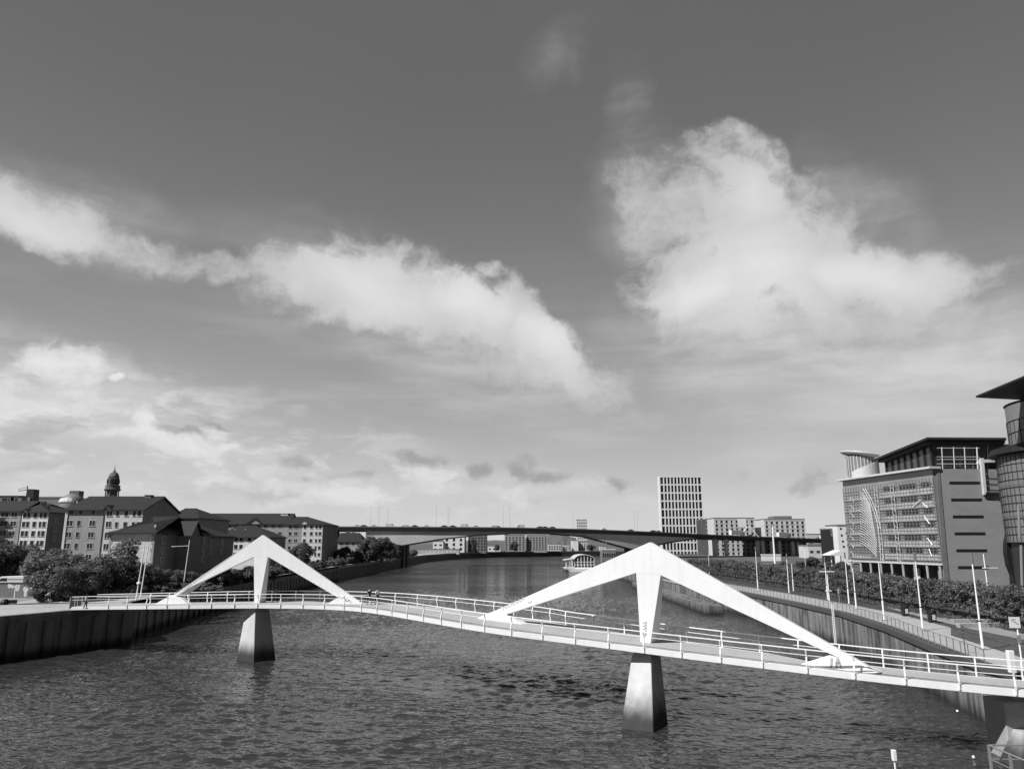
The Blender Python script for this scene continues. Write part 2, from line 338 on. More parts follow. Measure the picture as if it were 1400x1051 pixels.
    core = blobs([(60, 320, 130, 40, 22, .7), (500, 400, 170, 60, 12, .8), (640, 415, 110, 60, 25, 1), (750, 470, 90, 50, 30, 1), (1030, 380, 160, 110, -10, .9), (950, 400, 90, 50, -25, 1), (1180, 375, 170, 50, 4, .95), (1020, 270, 80, 70, 0, .7), (1300, 500, 130, 25, -8, .6)], 1.3, 0)
    d1 = mathn(N, L, 'ADD', mathn(N, L, 'MULTIPLY_ADD', core, .8, big), mathn(N, L, 'MULTIPLY', nzc, 4.4))
    D1 = mathn(N, L, 'MULTIPLY', mapr(N, L, d1, .02, 1.25, 0, .97), mapr(N, L, big, .0, .25, 0, 1))
    DS = mathn(N, L, 'MULTIPLY', skirt, mapr(N, L, mathn(N, L, 'ADD', mathn(N, L, 'MULTIPLY', fs, .6), mathn(N, L, 'MULTIPLY', fb2, .4)), .33, .64, .15, 1.25))
    d2 = mathn(N, L, 'ADD', low, mathn(N, L, 'MULTIPLY', mathn(N, L, 'SUBTRACT', mathn(N, L, 'ADD', mathn(N, L, 'MULTIPLY', fb2, .6), mathn(N, L, 'MULTIPLY', fine, .4)), .5), 2.8))
    D2 = mathn(N, L, 'MULTIPLY', mapr(N, L, d2, .25, .95, 0, 1), mapr(N, L, low, .0, .25, 0, 1))
    # thin haze streaks low in the sky, all the way round, and broken cloud behind the camera
    band = mapr(N, L, E, .42, .05, 0, 1); hz = mathn(N, L, 'MULTIPLY', mapr(N, L, fs, .45, .72, 0, .4), band)
    back = mathn(N, L, 'MULTIPLY', mapr(N, L, mathn(N, L, 'ABSOLUTE', A), 1.0, 1.5, 0, 1), mapr(N, L, fb, .60, .70, 0, .4))
    # clear sky tone
    base = mathn(N, L, 'MULTIPLY', s, SKY_S); 
    gr = mapr(N, L, E, .70, .02, SKY_TOP, SKY_HOR, False); gr2 = mathn(N, L, 'POWER', mapr(N, L, E, .72, .0, 0, 1, False), 2.7)
    tone = mathn(N, L, 'ADD', SKY_TOP, mathn(N, L, 'MULTIPLY', gr2, SKY_HOR - SKY_TOP))
    clear = mathn(N, L, 'ADD', mathn(N, L, 'MULTIPLY', base, .2), mathn(N, L, 'MULTIPLY', tone, .85))

    clear = mathn(N, L, 'MULTIPLY', clear, mathn(N, L, 'MULTIPLY_ADD', cnoise(uv, 2.0, 4, .5).outputs['Fac'], .18, .91))
    def mix(a, b, f):
        return mathn(N, L, 'ADD', a, mathn(N, L, 'MULTIPLY', f, mathn(N, L, 'SUBTRACT', b, a)))
    cl1 = mathn(N, L, 'ADD', mathn(N, L, 'MULTIPLY', core, .24), mathn(N, L, 'ADD', .54, mathn(N, L, 'MULTIPLY', mathn(N, L, 'SUBTRACT', mathn(N, L, 'ADD', mathn(N, L, 'MULTIPLY', fb2, .5), mathn(N, L, 'MULTIPLY', nz, .5)), .5), .2)))
    reg = blobs([(170, 590, 430, 95, 8, 1), (480, 660, 380, 40, 2, .9), (40, 520, 160, 60, 0, .9)], 1.35, .2)
    br1 = cnoise(vmath('ADD', vmath('MULTIPLY', uv, (1, 2.6, 1)), dsp2), 11, 9, .6).outputs['Fac']; br2 = cnoise(vmath('MULTIPLY', wuv, (1, 3.6, 1)), 7.5, 8, .6).outputs['Fac']
    B1 = mathn(N, L, 'MULTIPLY', reg, mapr(N, L, br1, .47, .62, 0, .8)); B2 = mathn(N, L, 'MULTIPLY', reg, mapr(N, L, br2, .53, .66, 0, .55))
    cl2 = mathn(N, L, 'ADD', .66, mathn(N, L, 'MULTIPLY', mapr(N, L, d2, .4, 1.5, 0, 1), .20))
    veil = blobs([(60, 600, 380, 130, 5, .7), (350, 660, 420, 75, 2, .6), (1200, 530, 420, 110, -4, .55), (1120, 420, 330, 150, 5, .25)], 1.3, 0)
    clear = mix(clear, 0.64, mathn(N, L, 'MULTIPLY', mathn(N, L, 'MULTIPLY', veil, .8), mapr(N, L, fs, .25, .7, .4, 1.0)))
    c = mix(clear, 0.62, hz); c = mix(c, 0.5, back)
    c = mix(c, .65, mathn(N, L, 'MINIMUM', DS, .9)); c = mix(c, .80, B1); c = mix(c, .42, B2); c = mix(c, cl2, mathn(N, L, 'MULTIPLY', D2, .9)); c = mix(c, cl1, D1)
    dd = mathn(N, L, 'ADD', dk, mathn(N, L, 'MULTIPLY', nzc, 2.6)); DD = mathn(N, L, 'MULTIPLY', mapr(N, L, dd, .2, .9, 0, 1), mapr(N, L, dk, .02, .3, 0, 1))
    c = mix(c, .33, mathn(N, L, 'MULTIPLY', DD, .8))
    c = mathn(N, L, 'MULTIPLY', c, mathn(N, L, 'MULTIPLY', mapr(N, L, E, .70, 1.1, 1, .25), mapr(N, L, mathn(N, L, 'ABSOLUTE', A), 0.75, 1.5, 1, .36)))
    L.new(mathn(N, L, 'MULTIPLY', c, 10.0), bg.inputs[0]); bg.inputs[1].default_value = 0.1
    w.cycles.sampling_method = 'MANUAL'; w.cycles.sample_map_resolution = 512
SKY_S = 0.10; SKY_TOP = 0.135; SKY_HOR = 0.66
build_world()
sl = bpy.data.lights.new('sun', 'SUN'); sl.energy = 5.3; sl.angle = R(.53); sl.color = (1, 1, 1)
so = bpy.data.objects.new('sun', sl); COL.objects.link(so); so.rotation_euler = (-SUN_DIR).to_track_quat('-Z', 'Y').to_euler(); so.location = SUN_DIR * 200
cam = bpy.data.cameras.new('camera'); co = bpy.data.objects.new('camera', cam); COL.objects.link(co); SC.camera = co
cam.sensor_width = 36; cam.lens = 36 * F / 1400; cam.clip_start = .5; cam.clip_end = 20000
co.location = (0, 0, H); co.rotation_euler = (math.pi / 2 + TH, 0, 0)
SC.view_settings.view_transform = 'Standard'; SC.view_settings.look = 'None'; SC.view_settings.exposure = 0
# ================================================================== GROUND AND WATER
ZL, ZR = 5.0, 4.3
left = [(-95, -150), (-85, 30), (-72, 64), (-60, 92), (-52.9, 108.6), (-56, 113), (-58, 128), (-60.5, 152), (-64.5, 287), (-64, 438), (-63, 556), (-53, 643), (-38, 700), (-15, 757), (46, 801), (110, 830), (300, 870), (900, 950)]
right = [(38, -150), (37, 30), (37, 50), (36.2, 61), (38.8, 74), (41.7, 87), (44.3, 104.5), (44.5, 125), (43.8, 151), (41, 198), (41.6, 295), (46, 372), (56, 450), (80, 560), (130, 640), (230, 700), (420, 745), (900, 800)]
g = MB()
def ground_side(edge, z, far):
    o = len(g.v)
    for p in edge: g.v.append((p[0], p[1], z))
    for p in far: g.v.append((p[0], p[1], z))
    n = len(edge)
    for i in range(n - 1): g.f.append((o + i, o + i + 1, o + n + i + 1, o + n + i))
ground_side(left, ZL, [(-6000, -150 + 80 * i) for i in range(10)] + [(-6000, 1200), (-6000, 2500), (-5000, 5000), (-2500, 7000), (0, 7500), (2500, 7500), (5000, 5000), (7000, 2500)])
ground_side(right, ZR, [(3000, -150 + 50 * i) for i in range(15)] + [(3000, 620), (3000, 690), (2000, 780)])
struct('ground', g, 'ground')
def water():
    rows = [22.0]
    while rows[-1] < 235: rows.append(rows[-1] + max(.09, rows[-1] ** 2 / (13.5 * 745) * .62))
    ys = np.array(rows); xs = np.arange(-78, 47, .24); X, Y = np.meshgrid(xs, ys); rg = np.random.default_rng(3); Zw = np.zeros_like(X); DX = np.zeros_like(X); DY = np.zeros_like(X)
    gust = np.zeros_like(X)
    for k in range(14):
        a = rg.uniform(0, 6.28); lam = rg.uniform(14, 60); gust += np.sin(2 * np.pi * (X * np.cos(a) + Y * np.sin(a)) / lam + rg.uniform(0, 6.28))
    gust = np.clip(1 + .11 * gust, .6, 1.4)
    for k in range(110):
        lam = .5 * (3.6 / .5) ** (rg.random() ** 1.1); a = R(80) + rg.normal() * .55; kx, ky = 2 * np.pi / lam * np.cos(a), 2 * np.pi / lam * np.sin(a)
        amp = .0046 * lam ** .5; ph = kx * X + ky * Y + rg.uniform(0, 6.28)
        keep = np.clip((lam / .24 - 1.6) / 1.5, 0, 1); Zw += keep * amp * np.cos(ph); DX -= keep * .8 * amp * np.cos(a) * np.sin(ph); DY -= keep * .8 * amp * np.sin(a) * np.sin(ph)
    edge = np.minimum.reduce([(X - xs[0]) / 4, (xs[-1] - X) / 4, (Y - ys[0]) / 2, (ys[-1] - Y) / 60]); edge = np.clip(edge, 0, 1) * gust
    co = np.stack([X + DX * edge, Y + DY * edge, Zw * edge], -1).reshape(-1, 3); nr, nc = X.shape
    idx = np.arange(nr * nc).reshape(nr, nc); q = np.stack([idx[:-1, :-1], idx[:-1, 1:], idx[1:, 1:], idx[1:, :-1]], -1).reshape(-1, 4)
    x0, x1, y0, y1 = xs[0], xs[-1], ys[0], ys[-1]; o = nr * nc
    ex = np.array([(-6000, -400, 0), (6000, -400, 0), (6000, 7000, 0), (-6000, 7000, 0), (x0, -400, 0), (x1, -400, 0), (x0, 7000, 0), (x1, 7000, 0)], float)
    c00, c10, c01, c11 = idx[0, 0], idx[0, -1], idx[-1, 0], idx[-1, -1]
    eq = np.array([(o + 0, o + 4, o + 6, o + 3), (o + 5, o + 1, o + 2, o + 7), (o + 4, o + 5, c10, c00), (c01, c11, o + 7, o + 6)])
    co = np.concatenate([co, ex]); q = np.concatenate([q, eq]); me = bpy.data.meshes.new('river_water'); me.vertices.add(len(co)); me.vertices.foreach_set('co', co.ravel())
    me.loops.add(q.size); me.loops.foreach_set('vertex_index', q.ravel()); me.polygons.add(len(q)); me.polygons.foreach_set('loop_start', np.arange(0, q.size, 4)); me.update(calc_edges=True)
    me.polygons.foreach_set('use_smooth', [True] * len(q)); me.materials.append(M['water']); obj('river_water', me, 'water', kind='structure')
water()
for k, (x0, x1, y, hh) in enumerate([(-2600, 200, 4800, 75), (-400, 2400, 5400, 95), (1500, 4200, 4600, 60)]):
    hm = MB(); n = 40; vs = []
    for i in range(n + 1):
        x = x0 + (x1 - x0) * i / n; e = math.sin(math.pi * i / n) ** .6; z = hh * e * (.7 + .25 * math.sin(i * .7 + k) + .1 * math.sin(i * 1.9))
        vs += [(x, y, 0), (x, y + 300, z + 5), (x, y + 1400, 0)]
    fs = [(3 * i + a, 3 * i + 3 + a, 3 * i + 4 + a, 3 * i + 1 + a) for i in range(n) for a in (0, 1)]
    struct('hills', hm.add(vs, fs), 'hill')
def off(edge, d):                       # offset a polyline sideways
    out = []
    for i, p in enumerate(edge):
        a = Vector(edge[max(i - 1, 0)]); b = Vector(edge[min(i + 1, len(edge) - 1)]); t = (b - a).normalized(); out.append((p[0] - t.y * d, p[1] + t.x * d))
    return out
def ribbon(mb, A, B, z0, z1=None):
    n = len(A)
    if z1 is None: mb.add([(a[0], a[1], z0) for a in A] + [(b[0], b[1], z0) for b in B], [(i, i + 1, n + i + 1, n + i) for i in range(n - 1)])
    else:
        for i in range(n - 1):
            q = [A[i], A[i + 1], B[i + 1], B[i]]; mb.prism(q, z0, z1)
    return mb
# quay walls -------------------------------------------------------
def quay_wall(edge, d, z, m, label, cope, ribs=None, name='quay_wall'):
    r = thing(name, label, 'quay wall', (edge[0][0], edge[0][1], 0))
    w = MB(); ribbon(w, off(edge, d * .0), off(edge, d * .8), -3, z - .45); obj('wall_face', w, m, r)
    c = MB(); ribbon(c, off(edge, -d * .18), off(edge, d * .9), z - .45, z + .06); obj('coping', c, cope, r)
    if ribs:
        rb = MB(); 
        for i in range(len(edge) - 1):
            a = Vector(edge[i]); b = Vector(edge[i + 1]); L_ = (b - a).length; t = (b - a) / L_; nn = Vector((-t.y, t.x)) * (-d)
            k = int(L_ / ribs)
            for j in range(k):
                p = a + t * (j + .5) * L_ / max(k, 1) + nn * .12; rb.box((p.x, p.y, (z - .9) / 2 - 1.0), (1.25, .2, z - .9 + 2.0), math.atan2(t.y, t.x))
        if rb.v: obj('fender_piles', rb, m, r)
    return r
quay_wall(left[1:6], 1, ZL, 'quayd', 'dark shaded sheet-piled quay wall under the left end of the footbridge', 'quayd', 2.1)
quay_wall(left[5:9], 1, ZL - .6, 'quayd', 'dark set-back quay wall running along the left bank beyond the footbridge', 'quayd', 3.2)
quay_wall(left[8:], 1, ZL - .3, 'concd', 'low dark embankment wall round the far bend of the river', 'conc')
quay_wall(right[1:9], -1, ZR, 'quay', 'stained concrete quay wall below the right promenade', 'concd')
quay_wall(right[8:], -1, ZR - .3, 'quay', 'distant quay wall on the right bank beyond the white footbridge fin', 'conc')
# paving, grass, paths ------------------------------------------------
E1 = right[1:12]
pv = MB(); ribbon(pv, off(E1, .75 * -1), off(E1, -7.0), ZR + .012); struct('promenade', pv, 'pave')
gv = MB(); ribbon(gv, off(E1, -7.25), off(E1, -30), ZR + .006); struct('grass', gv, 'grass')
kb = MB(); ribbon(kb, off(E1, -7.0), off(E1, -7.25), ZR, ZR + .12); struct('kerb', kb, 'concd')
pp = MB()
def patch(mb, pts, z): mb.add([tuple(P(x, y, z)) for x, y in pts], [tuple(range(len(pts)))])
patch(pp, [(1190, 824), (1300, 842), (1346, 853), (1400, 866), (1400, 874), (1330, 860), (1240, 838)], ZR + .03)
struct('path', pp, 'path')
p2 = MB(); patch(p2, [(1300, 868), (1399, 899), (1460, 915), (1500, 880), (1390, 862), (1300, 855)], ZR + .02); struct('lawn', p2, 'lawn')
for i, (a, b, c_, d_) in enumerate([(1310, 858, 1366, 857), (1302, 852, 1354, 852)]):
    m_ = MB(); A = P(a, b, ZR); B = P(c_, d_, ZR); dv = (B - A); cc = (A + B) / 2
    m_.box((cc.x, cc.y, ZR + .25), (dv.length, .55, .5), math.atan2(dv.y, dv.x))
    obj('bench_wall', m_, 'conc', label=['long pale stone bench wall on the lawn beside the square sign', 'shorter pale stone bench wall behind the long one, nearer the clipped trees'][i], cat='bench', bevel=.03)
EL = left[1:12]
pl = MB(); ribbon(pl, off(EL, .7), off(EL, 17), ZL + .012); struct('quay_paving', pl, 'pave')
pl = MB(); ribbon(pl, off(EL, 17.3), off(EL, 24), ZL + .008); struct('left_path', pl, 'path')
pl = MB(); ribbon(pl, off(left[6:16], 24.5), off(left[6:16], 70), ZL + .005); struct('left_grass', pl, 'grass')
# ================================================================== FOOTBRIDGE
near_px = [(97, 833.8, 5.08), (122, 833, 5.2), (230, 832.3, 5.65), (342, 831, 5.9), (460, 832.6, 6.05), (524, 839.6, 6.05), (610, 855.7, 5.85), (695, 869, 5.6), (760, 877, 5.35), (866, 891, 5.05), (960, 903, 4.82), (1080, 918, 4.6), (1228, 936, 4.35), (1400, 953, 4.15), (1490, 960, 4.05)]
widths = [4.6, 4.8, 5.6, 6, 6, 6.6, 8, 8.2, 7.2, 6.0, 5.2, 4.6, 4.3, 4.3, 4.6]
near = [P(*q) for q in near_px]
def catmull(pts, k):
    out = []; n = len(pts)
    for i in range(n - 1):
        p0, p1, p2, p3 = pts[max(i - 1, 0)], pts[i], pts[i + 1], pts[min(i + 2, n - 1)]
        for j in range(k):
            t = j / k; out.append(.5 * (2 * p1 + (p2 - p0) * t + (2 * p0 - 5 * p1 + 4 * p2 - p3) * t * t + (3 * p1 - p0 - 3 * p2 + p3) * t ** 3))
    out.append(pts[-1]); return out
NE = catmull([Vector((p.x, p.y, p.z, w)) for p, w in zip(near, widths)], 12)
FT = .40
def station(v, i, lst):
    a = lst[max(i - 1, 0)]; b = lst[min(i + 1, len(lst) - 1)]; t = Vector((b[0] - a[0], b[1] - a[1], 0)).normalized(); return t, Vector((-t.y, t.x, 0))
_ne = np.array([tuple(v) for v in NE])
for _ in range(60): _ne[1:-1] = .25 * _ne[:-2] + .5 * _ne[1:-1] + .25 * _ne[2:]
NE = [Vector(v) for v in _ne]
ST_ = []
for i, v in enumerate(NE):
    t, n = station(v, i, NE); ST_.append((Vector((v[0], v[1], v[2])), t, n, v[3]))
def sweep(fn, closed=True):
    mb = MB(); rings = [fn(*s) for s in ST_]; n = len(rings[0]); vs = [p for r in rings for p in r]; fs = []
    for i in range(len(rings) - 1):
        for k in range(n): fs.append((i * n + k, i * n + (k + 1) % n, (i + 1) * n + (k + 1) % n, (i + 1) * n + k))
    fs += [tuple(range(n)), tuple((len(rings) - 1) * n + k for k in range(n))]
    return mb.add(vs, fs)
Z = Vector((0, 0, 1))
br = thing('footbridge', 'white S-curved steel footbridge with two pointed fins crossing the river', 'footbridge', tuple(ST_[0][0]))
def deck_sec(p, t, n, w): return [p + n * .0, p + n * 0 + Z * FT, p + n * w + Z * FT, p + n * w, p + n * (w - 1.8) - Z * .16, p + n * 1.8 - Z * .16]
obj('deck', sweep(deck_sec), 'white', br)
obj('walkway', sweep(lambda p, t, n, w: [p + n * .55 + Z * (FT + .002), p + n * .55 + Z * (FT + .012), p + n * (w - .35) + Z * (FT + .012), p + n * (w - .35) + Z * (FT + .002)]), 'deckpave', br)
obj('drain_channel', sweep(lambda p, t, n, w: [p + n * .42 + Z * (FT + .002), p + n * .42 + Z * (FT + .02), p + n * .53 + Z * (FT + .02), p + n * .53 + Z * (FT + .002)]), 'cladding', br)
def at_len(step, start=1.0):
    acc = 0; nxt = start; out = []
    for i in range(len(ST_) - 1):
        a, b = ST_[i], ST_[i + 1]; L_ = (b[0] - a[0]).length
        while nxt <= acc + L_:
            f = (nxt - acc) / L_; out.append((a[0].lerp(b[0], f), a[1].lerp(b[1], f).normalized(), a[2].lerp(b[2], f).normalized(), a[3] + (b[3] - a[3]) * f)); nxt += step
        acc += L_
    return out
RAILH = 1.2
def post(p, o, t, z0):    # S-shaped flat blade; p deck edge, o outward
    mb = MB(); prof = [(.03, z0, .055), (.10, .25, .055), (-.03, .75, .045), (.10, RAILH + .02, .06)]; rings = []
    for (oo, z, wd) in prof:
        c = p + o * oo + Z * (FT + z); rings.append([c - o * wd - t * .045, c + o * wd - t * .045, c + o * wd + t * .045, c - o * wd + t * .045])
    for a, b in zip(rings[:-1], rings[1:]): mb.loft(a, b)
    return mb
for side in (0, 1):
    rl = obj('railing', sweep((lambda p, t, n, w: [p - n * .10 + Z * (FT + RAILH), p - n * .10 + Z * (FT + RAILH + .07), p - n * .0 + Z * (FT + RAILH + .07), p + n * .0 + Z * (FT + RAILH)]) if side == 0 else
        (lambda p, t, n, w: [p + n * w + Z * (FT + RAILH), p + n * w + Z * (FT + RAILH + .07), p + n * (w + .10) + Z * (FT + RAILH + .07), p + n * (w + .10) + Z * (FT + RAILH)])), 'rail', br)
    for zz in (.82,):
        obj('lower_rail', sweep((lambda p, t, n, w: [p + n * .0 + Z * (FT + zz), p + n * .0 + Z * (FT + zz + .04), p + n * .05 + Z * (FT + zz + .04), p + n * .05 + Z * (FT + zz)]) if side == 0 else
            (lambda p, t, n, w: [p + n * (w - .05) + Z * (FT + zz), p + n * (w - .05) + Z * (FT + zz + .04), p + n * w + Z * (FT + zz + .04), p + n * w + Z * (FT + zz)])), 'rail', rl)
    for (p, t, n, w) in at_len(3.05, 6.0 if side == 0 else 7.5):
        q = p if side == 0 else p + n * w; o = -n if side == 0 else n
        obj('post', post(q, o, t, -.32 if side == 0 else -.05), 'rail', rl)
e = ST_[-16]; q = e[0] + e[2] * (e[3] - .1)
obj('end_post', MB().box((P(1384, 917, 4.6).x, P(1384, 917, 4.6).y, 5.25), (.42, .35, 1.5)), 'rail', br, bevel=.02)
# fins ------------------------------------------------------------
def fin(P1, P2, outline_front, stem, humps, thick, back):
    A, B = P1, P2; n = Vector((-(B.y - A.y), B.x - A.x, 0)).normalized()      # points away from the camera
    f = lambda x, y: PV(x, y, A, B)
    mb = MB(); mb.extr([f(*q) for q in outline_front], n * thick)
    fo = obj('fin', mb, 'white', br, bevel=.02)
    a, b, c_, d_ = [f(*q) for q in stem]      # top-left, top-right, bottom-right, bottom-left
    s = MB(); s.loft([a, b, b + n * (thick + .02), a + n * (thick + .02)], [d_, c_, c_ + n * back, d_ + n * back])
    obj('stem', s, 'white', fo, bevel=.02)
    for h in humps:
        s = MB(); pts = [f(*q) for q in h]; s.extr([p - n * .12 for p in pts], n * (thick + .5)); obj('foot', s, 'white', fo, bevel=.03)
    return fo, A, B, n
deckz = lambda: None
A1, B1 = P(233, 823, 6.15), P(473, 825, 6.45)
fin(A1, B1, [(222, 828), (358.5, 731), (501, 829), (480, 827), (366.5, 761), (347, 761), (236, 813.5), (236, 828)], [(347, 760), (366.5, 760), (353.5, 829), (347.5, 829)],
    [[(203, 829), (213, 825), (234, 813.5), (246, 816), (262, 829)], [(441, 829), (466, 814.5), (478, 818), (494, 826), (497, 829)]], .4, 1.5)
A2, B2 = P(688, 851, 6.05), P(1150, 912.5, 5.0)
fin(A2, B2, [(655, 852), (664, 840), (888, 741), (1203, 919.8), (1190, 919), (903, 786), (869.5, 783), (692, 839.5), (692, 856)], [(869.5, 782), (903.5, 785), (888, 888), (876, 887)],
    [[(648, 853), (655, 843.5), (672, 836.5), (690, 839), (722, 857), (722, 864), (660, 858)], [(1088, 916), (1094, 907.5), (1133, 895.5), (1165, 903), (1202, 919), (1196, 919.8)]], .45, 1.6)
# graffiti on the feet (sprayed strokes)
def strokes(parent, A, B, segs, w, m='spray', offd=.14):
    n = Vector((-(B.y - A.y), B.x - A.x, 0)).normalized(); mb = MB()
    for s in segs:
        p = [PV(x, y, A, B) - n * offd for x, y in s]
        for a, b in zip(p[:-1], p[1:]):
            d = (b - a).normalized(); u = d.cross(n) * w; mb.extr([a - u, b - u, b + u, a + u], -n * .006)
    obj('graffiti', mb, m, parent)
strokes(br, A2, B2, [[(1138, 898), (1137, 913)], [(1144, 913), (1146, 898), (1151, 913)], [(1143, 906), (1150, 905)]], .07)
strokes(br, A2, B2, [[(688 + 5 * i, 834 - 2.3 * i), (689.5 + 5 * i, 827 - 2.3 * i), (692 + 5 * i, 832 - 2.3 * i)] for i in range(6)], .035, offd=.01)
strokes(br, A2, B2, [[(722, 824), (727, 822)]], .04, offd=.01)
strokes(br, A1, B1, [[(466, 818), (471, 816), (474, 822), (479, 819)], [(470, 823), (475, 817), (481, 824)], [(461, 817), (465, 815)]], .05)
strokes(br, A2, B2, [[(879, 852 + 4 * i), (884, 850 + 4 * i), (882, 855 + 4 * i)] for i in range(5)], .03, offd=.01)
# piers -----------------------------------------------------------
def pier(top, bot, zt, label):
    # top/bottom: pixel x,y of the left, front-edge and right corners
    tl, tm, tr = [PY(x, y, Y) for x, y, Y in top]; bl, bm_, brr = [P(x, y, 0.0) for x, y in bot]
    tb = tl + tr - tm; bb_ = bl + brr - bm_
    dn = lambda a, b: b + (b - a) * .25
    mb = MB(); mb.loft([dn(tl, bl), dn(tm, bm_), dn(tr, brr), dn(tb, bb_)], [bl.lerp(tl, .90), bm_.lerp(tm, .90), brr.lerp(tr, .90), bb_.lerp(tb, .90)])
    o = obj('bridge_pier', mb, 'pier', label=label, cat='pier', group='footbridge piers', bevel=.05)
    c = MB(); k = .78; ctr = (tl + tr) / 2; s = lambda p: ctr + (p - ctr) * k
    c.loft([bl.lerp(tl, .90), bm_.lerp(tm, .90), brr.lerp(tr, .90), bb_.lerp(tb, .90)], [s(tl), s(tm), s(tr), s(tb)])
    obj('bearing_cap', c, 'pier', o); return o
pier([(337, 828, 94.1), (349, 828, 92.9), (368, 828, 95.0)], [(323, 901), (346.5, 905.5), (377, 901)], 5.6, 'tapered concrete pier under the left, smaller-looking fin')
pier([(865, 887, 64.2), (889.5, 889, 63.0), (902.5, 889, 65.0)], [(848.5, 995), (893, 1001), (913.5, 990)], 4.8, 'tapered concrete pier under the right, larger-looking fin')
# abutment at the right end
ab = MB(); ab.bb(31.6, 37.5, 51.2, 53.4, -3, 3.5); abo = obj('bridge_abutment', ab, 'conc', label='concrete abutment carrying the right end of the footbridge', cat='abutment', bevel=.05)
fl = MB(); fl.loft([(29.6, 47.6, -2), (37.5, 47.6, -2), (37.5, 51.18, -2), (29.6, 51.18, -2)], [(32.0, 50.3, 1.9), (37.5, 50.3, 1.9), (37.5, 51.18, 1.9), (32.0, 51.18, 1.9)]); obj('sloping_base', fl, 'pier', abo)
for x in (32.5, 35): obj('bearing', MB().bb(x, x + .5, 51.6, 52.2, 3.5, 3.75), 'conc', abo)
# landing platform with white covered load, bottom right corner
pf = thing('floating_pontoon', 'small railed pontoon below the right abutment', 'pontoon', (29, 43, 0))
X0, X1, Y0, Y1 = 27.3, 36.8, 38.5, 46.5
obj('float', MB().bb(X0, X1, Y0, Y1, -.4, .55), 'concd', pf, bevel=.05)
obj('planking', MB().bb(X0 + .1, X1 - .1, Y0 + .1, Y1 - .1, .552, .62), 'conc', pf)
def cage(x0, x1, y0, y1, z0, h, par, nx, ny):
    t = MB()
    for a, b in (((x0, y0), (x1, y0)), ((x0, y1), (x1, y1)), ((x0, y0), (x0, y1)), ((x1, y0), (x1, y1))):
        t.tube([(a[0], a[1], z0 + h), (b[0], b[1], z0 + h)], .05); t.tube([(a[0], a[1], z0 + h * .5), (b[0], b[1], z0 + h * .5)], .03)
    obj('top_rail', t, 'mullion', par)
    pts = [(x0 + (x1 - x0) * i / nx, y) for i in range(nx + 1) for y in (y0, y1)] + [(x, y0 + (y1 - y0) * i / ny) for i in range(1, ny) for x in (x0, x1)]
    for x, y in pts: obj('post', MB().box((x, y, z0 + h / 2), (.12, .12, h)), 'mullion', par)
cage(X0 + .15, X1 - .2, Y0 + .3, Y1 - .15, .62, 1.5, pf, 4, 4)
tp = thing('covered_load', 'white tarpaulin heaped over a crate on the pontoon, bottom right corner of the photo', 'tarpaulin', (31.2, 43.2, .62))
obj('crate', MB().bb(29.7, 33.6, 41.8, 44.4, .62, 1.6), 'cladding', tp, bevel=.05)
tm = MB(); nn = 14; vs = []
for i in range(nn + 1):
    for j in range(nn + 1):
        u, v = i / nn, j / nn; hgt = (math.sin(math.pi * u) * math.sin(math.pi * v)) ** .4
        vs.append((29.5 + 4.3 * u, 41.6 + 3.0 * v, 1.2 + .6 * hgt + .12 * math.sin(9 * u + 5 * v) * hgt + .08 * math.sin(17 * v)))
tm.add(vs, [(i * (nn + 1) + j, (i + 1) * (nn + 1) + j, (i + 1) * (nn + 1) + j + 1, i * (nn + 1) + j + 1) for i in range(nn) for j in range(nn)])
obj('cover', tm, 'tarp', tp, smooth=True)
mp_ = PY(1222, 1029, 40); mo = thing('mooring_post', 'slim white post with a thicker cap standing in the river, bottom edge of the photo', 'post', (mp_.x, 40, 0))
obj('shaft', MB().tube([(mp_.x, 40, -2), (mp_.x, 40, mp_.z - .3)], .045, 8), 'rail', mo); obj('cap', MB().box((mp_.x, 40, mp_.z - .1), (.2, .2, .5)), 'rail', mo, bevel=.02)
for i, (x, y) in enumerate([(1309, 972), (1331, 1035)]):
    q = P(x, y, 0); b_ = MB(); b_.lathe((q.x, q.y, 0), [(.02, -.15), (.08, -.1), (.1, .03), (.07, .1), (.02, .13)], 12); obj('marker_buoy', b_, 'rail', label=['small white float on the dark water close to the right quay wall', 'tiny white float on the water beside the railed pontoon'][i], cat='buoy', smooth=True)
# ================================================================== MOTORWAY BRIDGE
kp = [(-250, 716, 395), (150, 718, 410), (460, 719.2, 432), (600, 719.8, 440), (700, 720.6, 447), (790, 722.6, 458), (880, 726, 474), (1000, 731.5, 510), (1140, 736.5, 560), (1300, 739, 620), (1500, 740.5, 700)]
KD = catmull([PY(*q) for q in kp], 10)
def ksta(i):
    a = KD[max(i - 1, 0)]; b = KD[min(i + 1, len(KD) - 1)]; t = Vector((b.x - a.x, b.y - a.y, 0)).normalized(); return KD[i], Vector((-t.y, t.x, 0))
def kat(x):
    for i in range(len(KD) - 1):
        a, b = 700 + KD[i].x / KD[i].y * 1042, 700 + KD[i + 1].x / KD[i + 1].y * 1042
        if a <= x <= b: p, n = ksta(i); return KD[i].lerp(KD[i + 1], (x - a) / (b - a)), n
def ksweep(sec, i0=0, i1=None):
    i1 = len(KD) if i1 is None else i1; rings = [sec(*ksta(i), i) for i in range(i0, i1)]; n = len(rings[0]); mb = MB(); fs = []
    for i in range(len(rings) - 1):
        for k in range(n): fs.append((i * n + k, i * n + (k + 1) % n, (i + 1) * n + (k + 1) % n, (i + 1) * n + k))
    fs += [tuple(range(n)), tuple((len(rings) - 1) * n + k for k in range(n))]
    return mb.add([p for r in rings for p in r], fs)
mbg = thing('motorway_bridge', 'long flat motorway bridge with an arched soffit crossing the river in the distance', 'bridge', tuple(KD[0]))
